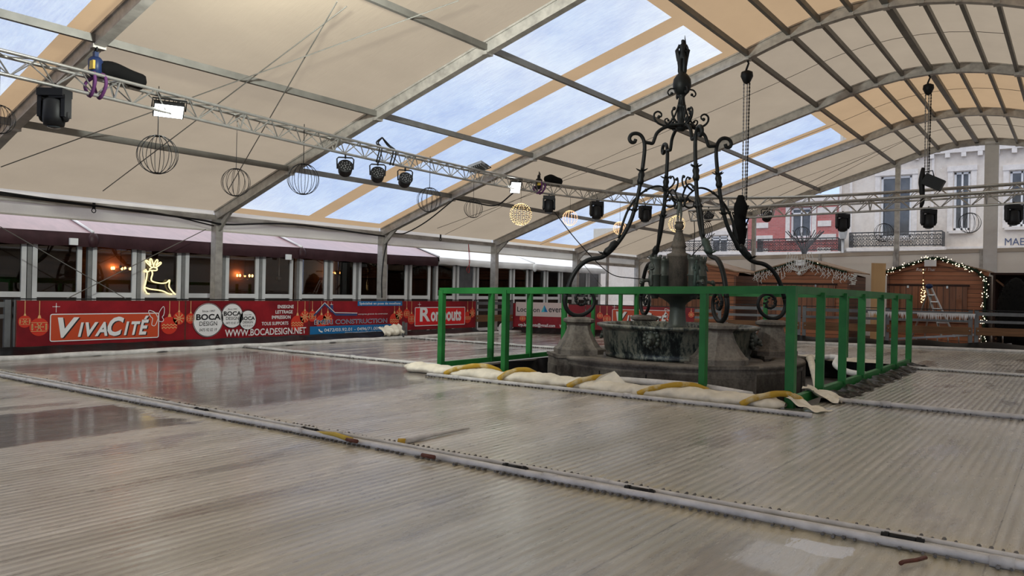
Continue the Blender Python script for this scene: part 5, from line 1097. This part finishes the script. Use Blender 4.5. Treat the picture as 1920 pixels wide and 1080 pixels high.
for k in range(4):
    a = radians(45+90*k); d = Vector((cos(a), sin(a), 0)); sd = Vector((-sin(a), cos(a), 0))
    def P3(l, nn=5): return spline([CF+d*r_+Vector((0, 0, z)) for r_, z in l], nn)
    pl_ = P3(legp); N_ = len(pl_); mb = MB(); mb.tube(pl_, [.040-.010*i/N_ for i in range(N_)], 8); lg = mb.build('leg', 'iron', ic)
    mb = MB(); pf = P3(foot); mb.tube(pf, [.040-.022*i/len(pf) for i in range(len(pf))], 8); 
    for j in range(9):   # acanthus leaves in the scroll eye
        q_ = CF+d*(1.67+.10*cos(j*.8))+Vector((0, 0, 1.12+.09*sin(j*.8))); mb.ball(q_+sd*.01*(j % 3-1), .028, 6, (1, 1, .7))
    for j in range(7): u = pf[50+j*3 if 50+j*3 < len(pf) else -1]; mb.ball(u, .032, 6, (1, 1, .8))
    mb.build('foot_scroll', 'iron', ic)
    for (r0, z0, r1, z1, w_) in ((.68, 3.30, .71, 3.08, .055), (1.30, 1.88, 1.10, 2.10, .06), (.80, 2.62, .77, 2.76, .045)):
        mb = MB(); A_2, B_2 = CF+d*r0+Vector((0, 0, z0)), CF+d*r1+Vector((0, 0, z1))
        mb.tube([A_2, A_2.lerp(B_2, .25), A_2.lerp(B_2, .5), A_2.lerp(B_2, .75), B_2], [w_*.8, w_*1.1, w_*.85, w_*1.15, w_*.8], 8)
        for j in range(5):
            an = j*1.256; mb.tube([A_2, A_2+(d*cos(an)+sd*sin(an))*w_*1.3+Vector((0, 0, .03)), A_2+(d*cos(an)+sd*sin(an))*w_*1.9+Vector((0, 0, .05))], [.02, .014, .004], 5)
        mb.build('leaf_collar', 'patina' if (k == 3 and z0 < 2) else 'iron', lg)
    mb = MB(); mb.tube(P3(brk), .030, 8); mb.build('bracket', 'iron', ic)
    for nm, l, r_ in (('scroll', scr, .021), ('small_scroll', scr2, .016), ('inner_rib', inn, .022), ('rosette_scroll', inns, .018), ('rosette_scroll', inn2, .018), ('crown_scroll', top1, .022), ('stem_scroll', stem_, .018)):
        mb = MB(); q_ = P3(l); mb.tube(q_, [r_*(1-.35*i/len(q_)) for i in range(len(q_))], 7)
        if nm == 'inner_rib': mb.ball(CF+d*.90+Vector((0, 0, 2.66)), .035, 8); mb.ball(CF+d*.60+Vector((0, 0, 2.99)), .03, 8)
        mb.ball(q_[-1], r_*1.5, 7); mb.build(nm, 'iron', ic)
mb = MB(); mb.lathe([(.05, 4.02), (.09, 4.06), (.10, 4.12), (.05, 4.16), (.045, 4.40), (.075, 4.42), (.075, 4.46), (.045, 4.48), (.05, 4.60), (.09, 4.66)], CF, 16); mb.tube([CF+Vector((.22*cos(t_), .22*sin(t_), 4.10)) for t_ in [pi*i/8 for i in range(16)]], .02, 6, True); mb.build('hub', 'iron', ic)
mb = MB(); mb.lathe([(.06, 4.62), (.12, 4.68), (.152, 4.76), (.156, 4.82), (.145, 4.90), (.10, 4.97), (.05, 5.02), (.04, 5.05)], CF, 22); mb.build('orb', 'iron', ic)
o_ = statue(CF+Vector((.0, 0, 4.98)), .62, .4, 'iron', ic, True, 'down', 'finial_figure')
mb = MB()
for s_, h_, off in ((-1, .47, .05), (1, .66, .02)):   # tall ragged wings behind the figure
    for j in range(7):
        b0 = CF+_a*(s_*off)+Vector((0, .03, 5.02+.03*j)); tipz = 5.0+h_*(1-.09*j); mb.tube(spline([b0, b0+_a*(s_*(.02+.008*j))+Vector((0, 0, .22)), Vector((b0.x, b0.y, 0))+_a*(s_*.008*j+.01*sin(j*3))+Vector((0, 0, tipz))], 4), [.022, .03, .034, .032, .03, .024, .018, .012, .004], 5)
mb.build('finial_wings', 'iron', ic)
# ------------------------------------------------------------------ green timber fence
gf = thing('timber_fence', 'bright green painted timber fence around the fountain', 'fence', (-5.35, 12.7, 0))
fA, fB_, fC, fD = Vector((-8.16, 9.40, 0)), Vector((-2.62, 8.96, 0)), Vector((-2.60, 16.25, 0)), Vector((-8.16, 16.1, 0)); HA, HB, HC, HD = 1.27, 1.37, 1.33, 1.30
ZT = 1.37
def gpost(p, z0=.03, w=(.075, .10), rz=0, zt=ZT-.05): mb = MB(); mb.box((p[0], p[1], (z0+zt)/2), (w[0], w[1], zt-z0), rz); mb.build('post', 'green', gf)
def atl(a, b, f_): return a.lerp(b, f_)
gpost(fA, .02, (.085, .085), 0, HA-.04); gpost(fB_, .0, (.10, .10), 0, HB-.01)
mb = MB(); mb.lathe([(.045, 0), (.04, -.04), (.002, -.10)], fB_+Vector((0, 0, .01)), 4, pi/4, False); mb.build('post_tip', 'clampred', gf)
gpost(atY(948, 600, 9.30), zt=1.25); gpost(atY(1320, 600, 9.08), zt=1.29)
for x in (920, 992, 1057): gpost(atX(x, 640, -8.16), .04, (.10, .06), zt=1.24)
gpost(fD, .02, zt=HD-.03); gpost(fC, .05, (.10, .06), zt=HC-.02)
for x in (1112, 1163, 1435, 1587): q = atY(x, 600, 16.2); gpost(q, .03, (.075, .07), zt=1.27)
for x in (1538, 1580, 1615, 1650, 1677): q = atX(x, 640, -2.6); gpost(q, .08, (.10, .045), zt=1.30)
def grail(a, b, z, z2=None, h=.10, w=.05): mb = MB(); mb.beam((a[0], a[1], z), (b[0], b[1], z if z2 is None else z2), w, h); mb.build('rail', 'green', gf)
grail(fA+Vector((-.04, 0, 0)), fB_+Vector((.05, 0, 0)), HA-.05, HB-.05, .09); grail(fB_, fC, HB-.05, HC-.05, .09); grail(fC, fD, HC-.05, HD-.05, .09); grail(fD, fA, HD-.05, HA-.05, .09)
grail(fA, fD, .06, .06, .08, .06); grail(fB_+Vector((0, .04, 0)), fC, .07, .07, .10, .07)
mb = MB(); q = atY(1586, 660, 16.2); mb.box((q.x, q.y, .05), (.5, .05, .05)); mb.build('foot_board', 'green', gf)
# ------------------------------------------------------------------ cloth roll with hose at the fence foot
def nzf(u, s_): return sin(u*s_+1.3)*.5+sin(u*s_*2.3+.7)*.3+sin(u*s_*5.1)*.2
mb = MB(); xa, xb = -8.3, -2.62
def cl(u, v):
    an = 2*pi*v; x = xa+(xb-xa)*u; end = min(1., u*25, (1-u)*30); r1 = (.115+.022*nzf(u, 31)+.014*sin(an*3+u*34)*nzf(u, 50))*(.25+.75*end)+.008*nzf(u+v*.02, 140)
    return Vector((x, 8.80-.05*nzf(u, 9)+r1*1.7*cos(an), max(.004, .050+r1*.72*sin(an)+.012*nzf(u, 15)+(.05 if 0 else 0))))
mb.grid(cl, 260, 26); tag(mb.build('cloth_roll', 'cloth', None, (-5.4, 8.8, 0)), 'long cream cloth roll lying along the front foot of the green fence', 'cloth')
def hosearc(x, wdt, lab):
    p = atZ(x, 720, .1); x0 = p.x*8.8/p.y; pts = [(x0-.30*wdt, 8.57, .03), (x0-.16*wdt, 8.62, .10), (x0+.02*wdt, 8.70, .145), (x0+.20*wdt, 8.84, .165), (x0+.36*wdt, 8.98, .12), (x0+.42*wdt, 9.06, .05)]
    P = spline(pts, 6); mb = MB(); mb.tube(P, [.036+.003*sin(i) for i in range(len(P))], 9); tag(mb.build('hose', 'hose', None, P[0]), lab, 'hose', None)
hosearc(880, .9, 'yellow hose loop over the cloth roll, at its left end'); hosearc(968, .45, 'short yellow hose loop over the cloth roll beside the second green post'); hosearc(1110, .75, 'yellow hose loop over the cloth roll left of its peaked fold')
hosearc(1255, 1., 'long yellow hose loop over the cloth roll left of the middle front post'); hosearc(1440, .75, 'yellow hose loop over the cloth roll at the front corner post')
p = atY(1145, 735, 8.75); mb = MB(); mb.add([(p.x-.22, 8.66, .10), (p.x+.26, 8.72, .10), (p.x+.02, 8.80, .26), (p.x+.02, 8.98, .12), (p.x-.12, 8.70, .20)], [(0, 1, 2, 4), (1, 3, 2), (3, 0, 4, 2)]); tag(mb.build('cloth_fold', 'cloth', None, p), 'peaked fold of cream cloth sticking up from the roll', 'cloth')
mb = MB(); mb.tube(spline([(-5.2, 9.05, .11), (-4.4, 9.12, .12), (-3.8, 9.15, .12), (-3.1, 9.1, .08)], 6), .045, 9); tag(mb.build('hose', 'pipe', None, (-4.3, 9.1, .2)), 'white hose lying behind the cloth roll', 'hose')
mb = MB(); mb.grid(lambda u, v: Vector((-2.60+.40*u+.03*sin(v*9), 8.72+.30*v, .12*(1-u)**2+.03*sin(u*14+v*5)*(.5)+.02)), 14, 10); tag(mb.build('cloth_tail', 'cloth', None, (-2.5, 8.8, 0)), 'cream cloth tail around the foot of the front corner post', 'cloth')
# pit lining, sheeting on the right side and white cloth scraps
mb = MB()
mb.grid(lambda u, v: Vector((-2.50+.22*v-.05*nzf(u, 60)-.02*sin(u*230), 9.7+6.45*u, .07*(1-v)-.32*(1-v)*0+.01+.05*nzf(u*2+v, 33)*v*(1-v)*2)) if v > .5 else Vector((-2.62+.24*v*2*.5+.03*nzf(u, 50), 9.7+6.45*u, -.33+.40*v*2-.03*nzf(u, 44))), 200, 10)
tag(mb.build('plastic_sheet', 'sheet', None, (-2.5, 12.5, 0)), 'crumpled black plastic sheeting below the right side of the green fence', 'sheeting')
mb = MB(); mb.grid(lambda u, v: Vector((-8.05+.1*sin(u*40)*v, 9.2+7*u, -.33+.33*v)), 60, 3); mb.grid(lambda u, v: Vector((-8.1+5.6*u, 16.2+.05*sin(u*30), -.33+.33*v)), 60, 3); mb.grid(lambda u, v: Vector((-8.1+5.6*u, 9.1+.05*sin(u*30), -.33+.36*v)), 60, 3)
tag(mb.build('pit_lining', 'sheet', None, (-5.3, 9.1, -.3)), 'black plastic lining around the opening of the fountain pit', 'sheeting')
mb = MB(); mb.grid(lambda u, v: Vector((-2.68+.42*u, 9.62+.35*v+.04*sin(u*12), .12*(1-u)+.03*sin(v*11+u*6)+.03)), 14, 10); tag(mb.build('cloth_scrap', 'cloth', None, (-2.5, 9.8, 0)), 'crumpled cream cloth scrap on the mats just right of the front corner post', 'cloth')
mb = MB(); mb.grid(lambda u, v: Vector((-5.4+2.4*u, 15.6+.5*v+.05*sin(u*20), .05+.05*sin(u*17)*sin(pi*v)+.03*v)), 40, 8); tag(mb.build('cloth_strip', 'cloth', None, (-4.2, 15.8, 0)), 'cream cloth strip along the far foot of the green fence', 'cloth')
mb = MB(); mb.tube(spline([(-4.0, 15.3, .10), (-3.55, 14.9, .16), (-3.4, 14.2, .08), (-3.1, 13.9, .0), (-2.75, 14.2, -.05)], 7), .05, 9); tag(mb.build('hose', 'white_plain', None, (-3.5, 14.6, 0)), 'white hose bend inside the right part of the green fence', 'hose')
mb = MB(); mb.tube(spline([atZ(1519, 672, .2)*1., atY(1524, 690, 11.3), atY(1527, 710, 10.9), atY(1532, 738, 10.3)], 6), [.07, .06, .055, .05, .05, .05, .045, .045, .04, .04, .035, .035, .03, .03, .03, .03, .03, .03, .03][:19], 8); tag(mb.build('cloth_strap', 'cloth', None, atY(1524, 690, 11.3)), 'narrow cream cloth strap hanging beside the fountain base', 'cloth')
# elbow pipe and cloth bundle at left edge
q = atZ(938, 628, .02); mb = MB(); mb.tube(spline([q+Vector((0, 0, 0)), q+Vector((0, 0, .22)), q+Vector((.06, .05, .30)), q+Vector((.17, .12, .30))], 5), .05, 10); tag(mb.build('elbow_pipe', 'pipe', None, q), 'white elbow pipe standing on the mats below the grey tent column', 'pipe')
q = atX(735, 625, -13.55); t = thing('covered_box', 'pale cloth-covered box with dark strap leaning on the banner row', 'box', (q.x, q.y, .05)); mb = MB(); mb.grid(lambda u, v: Vector((q.x-.1+.28*sin(pi*v)+.02*sin(u*30), q.y-.42+.72*u+.03*sin(v*8), .03+.34*v*(.75+.25*u)+.02*sin(u*19))), 20, 12); mb.build('cover', 'cloth', t)
mb = MB(); mb.box((q.x+.16, q.y+.22, .23), (.03, .06, .40)); mb.box((q.x+.15, q.y+.33, .25), (.02, .07, .30)); mb.build('strap', 'greyrail', t)
# ------------------------------------------------------------------ street beyond the gable
FYY = 38.
def facade(name, label, x0, x1, z1, m, wins, loc):
    t = thing(name, label, 'building', loc)
    # wall pieces around the openings
    zs = sorted(set([-.3, z1]+[w[2] for w in wins]+[w[3] for w in wins])); mb = MB()
    for za, zb in zip(zs, zs[1:]):
        cur = x0
        for w in sorted([w for w in wins if w[2] <= za+1e-4 and w[3] >= zb-1e-4]): 
            if w[0] > cur: mb.box(((cur+w[0])/2, FYY+.2, (za+zb)/2), (w[0]-cur, .4, zb-za))
            cur = w[1]
        if x1 > cur: mb.box(((cur+x1)/2, FYY+.2, (za+zb)/2), (x1-cur, .4, zb-za))
    mb.build('wall', m, t)
    for (a, b, c_, d, tr, sill) in wins:
        mb = MB(); w_ = .085
        for x in (a+w_/2, b-w_/2, (a+b)/2): mb.box((x, FYY+.12, (c_+d)/2), (w_ if x != (a+b)/2 else .07, .08, d-c_))
        for z in (c_+.05, d-.05, c_+(d-c_)*tr): mb.box(((a+b)/2, FYY+.12, z), (b-a, .08, .09))
        wf = mb.build('window_frame', 'white_plain', t); mb = MB(); mb.box(((a+b)/2, FYY+.17, (c_+d)/2), (b-a, .02, d-c_)); mb.build('pane', 'fglass', wf)
        mb = MB(); mb.box(((a+b)/2, FYY+.26, (c_+d)/2+.35), (b-a-.1, .02, (d-c_)*.6)); mb.build('curtain', 'curtain', wf)
        mb = MB(); mb.box(((a+b)/2, FYY-.06, c_-.08), (b-a+.3, .22, .12)); mb.box((a-.13, FYY-.02, (c_+d)/2), (.2, .06, d-c_+.1)); mb.box((b+.13, FYY-.02, (c_+d)/2), (.2, .06, d-c_+.1)); mb.box(((a+b)/2, FYY-.03, d+.14), (b-a+.5, .12, .22)); mb.build('surround', 'fwhite', t)
    return t
def W_(x0, y0, x1, y1): p, q = atY(x0, y1, FYY), atY(x1, y0, FYY); return p.x, q.x, p.z, q.z
w1 = W_(1650, 328, 1710, 446); w2 = W_(1787, 321, 1820, 432); w3 = W_(1892, 318, 1940, 425)
st = facade('stone_house', 'pale stone townhouse with iron balcony seen through the clear gable at right', -9.02, 6., 12., 'fstone', [(*w1, .74, 1), (*w2, .62, 1), (*w3, .62, 1), (-7.4, -6.1, -.2, 2.2, .8, 0)], (-3, FYY, -.3))
for x in (-9.0, -8.55, -5.25): mb = MB(); mb.box((x, FYY-.06, 5.8), (.10, .12, 12)); mb.build('pilaster', 'fwhite', st)
for z, h_ in ((atY(1750, 285, FYY).z, .25), (3.1, .25), (atY(1850, 462, FYY).z-.05, .10)): mb = MB(); mb.box((-1.5, FYY-.10, z), (15., .22, h_)); mb.build('string_course', 'fwhite', st)
mb = MB()
for k in range(24): mb.box((-8.9+.6*k, FYY-.12, atY(1750, 285, FYY).z-.22), (.18, .18, .18))
mb.build('dentil_row', 'fwhite', st)
FS = Fr((0, FYY-.02, 0), (1, 0, 0), (0, 0, 1)); u0, v0 = FS.px(1884, 460); u1, v1 = FS.px(1921, 446)
text(FS, 'MAE', u0, v0, u1-u0, v1-v0, 'b_navy', st, 3, 0, 0., 'sign_lettering')
w4 = W_(1482, 388, 1522, 446); w5 = W_(1270, 388, 1310, 446); w6 = W_(1398, 388, 1420, 446)
bh = facade('brick_house', 'red brick house with white stone trim seen through the clear gable', -13.3, -9.05, 5.85, 'brick', [(*w4, .80, 1)], (-11, FYY, -.3))
ph = facade('pale_house', 'low pale house with brick bands behind the fountain spire, seen through the gable', -22., -13.35, 4.75, 'fstone', [(-15.2, -14.3, 3.2, 4.2, .8, 1)], (-17, FYY, -.3))
mb = MB()
for x in (-12.6, -9.7):
    for k in range(4): mb.box((x+(.1 if k % 2 else 0), FYY-.02, 3.4+.62*k), (.85 if k % 2 else .6, .08, .26))
mb.build('stone_quoins', 'fwhite', bh)
for z, h_ in ((3.15, .35), (5.78, .2)): mb = MB(); mb.box((-11.2, FYY-.10, z), (4.2, .25, h_)); mb.build('string_course', 'fwhite', bh)
def balcony(name, label, x0, x1, z0, z1, grp=None):
    t = thing(name, label, 'balcony', ((x0+x1)/2, FYY-.5, z0)); yb = FYY-.75
    mb = MB(); mb.box(((x0+x1)/2, FYY-.42, z0-.10), (x1-x0+.2, .8, .16)); mb.build('slab', 'fwhite', t)
    mb = MB(); mb.box(((x0+x1)/2, yb, z1), (x1-x0, .06, .05)); mb.box(((x0+x1)/2, yb, z0+.05), (x1-x0, .05, .04)); mb.box(((x0+x1)/2, yb, (z0+z1)/2), (x1-x0, .04, .025)); mb.box(((x0+x1)/2, yb, z1-.14), (x1-x0, .04, .025)); mb.build('rail', 'iron', t)
    n_ = int((x1-x0)/.26); mb = MB(); hh = (z1-z0)/2
    for k in range(n_+1):
        x = x0+(x1-x0)*k/n_; mb.box((x, yb, (z0+z1)/2), (.022, .03, z1-z0))
        if k < n_:
            for c_z in (z0+hh*.52, z0+hh*1.35): mb.tube([(x+.13+.09*cos(i*pi/5), yb, c_z+(hh*.36)*sin(i*pi/5)) for i in range(10)], .014, 4, True); mb.tube([(x+.04, yb, c_z-hh*.3), (x+.22, yb, c_z+hh*.3)], .010, 4); mb.tube([(x+.22, yb, c_z-hh*.3), (x+.04, yb, c_z+hh*.3)], .010, 4)
    mb.build('ironwork', 'iron', t)
    for x in (x0, x1): mb = MB(); mb.box((x, yb+.35, (z0+z1)/2), (.03, .7, z1-z0)); mb.build('side_rail', 'iron', t)
p, q = atY(1592, 468, FYY-.75), atY(1767, 433, FYY-.75); balcony('balcony', 'dark ornate iron balcony on the pale stone townhouse', p.x, q.x, p.z+.1, q.z)
p, q = atY(1420, 474, FYY-.75), atY(1572, 446, FYY-.75); balcony('balcony', 'iron balcony on the red brick house beside the street lamp', p.x, q.x, p.z+.05, q.z)
p, q = atY(1230, 474, FYY-.75), atY(1408, 450, FYY-.75); balcony('balcony', 'iron balcony at the left part of the red brick house behind the fountain', p.x, q.x, p.z+.05, q.z)
q = atY(1580, 470, 35.); t = thing('street_lamp', 'grey street lamp with glass lantern in front of the two houses', 'lamp', (q.x, 35., -.3)); zt_ = atY(1580, 448, 35.).z
mb = MB(); mb.tube([(q.x, 35, -.3), (q.x, 35, zt_)], .06, 10); mb.build('pole', 'steel', t); mb = MB(); mb.lathe([(.12, 0), (.24, .62), (.26, .64)], (q.x, 35, zt_), 6, 0, False); mb.build('lantern', 'curtain', t); mb = MB(); mb.lathe([(.28, .64), (.16, .85), (.03, .95)], (q.x, 35, zt_), 6, 0, False); mb.build('cap', 'steel', t)
# bare garden chair-like wire trees on the terrace behind the middle chalet
q = atY(1508, 470, 33.); t = MB()
for k in range(16):
    a = 2*pi*k/16; t.tube(spline([(q.x, 33, 2.4), (q.x+.15*cos(a), 33+.15*sin(a), 3.2), (q.x+.75*cos(a), 33+.7*sin(a), 3.9)], 4), .018, 5)
tag(t.build('bare_shrub', 'iron', None, (q.x, 33, 2.4)), 'bare dark branching shrub behind the middle chalet', 'shrub')
t = MB(); t.tube([(q.x, 33, -.3), (q.x, 33, 2.5)], .05, 8); tag(t.build('tree_trunk', 'iron', None, (q.x, 33, 0)), 'thin dark trunk below the bare shrub outside the gable', 'tree')
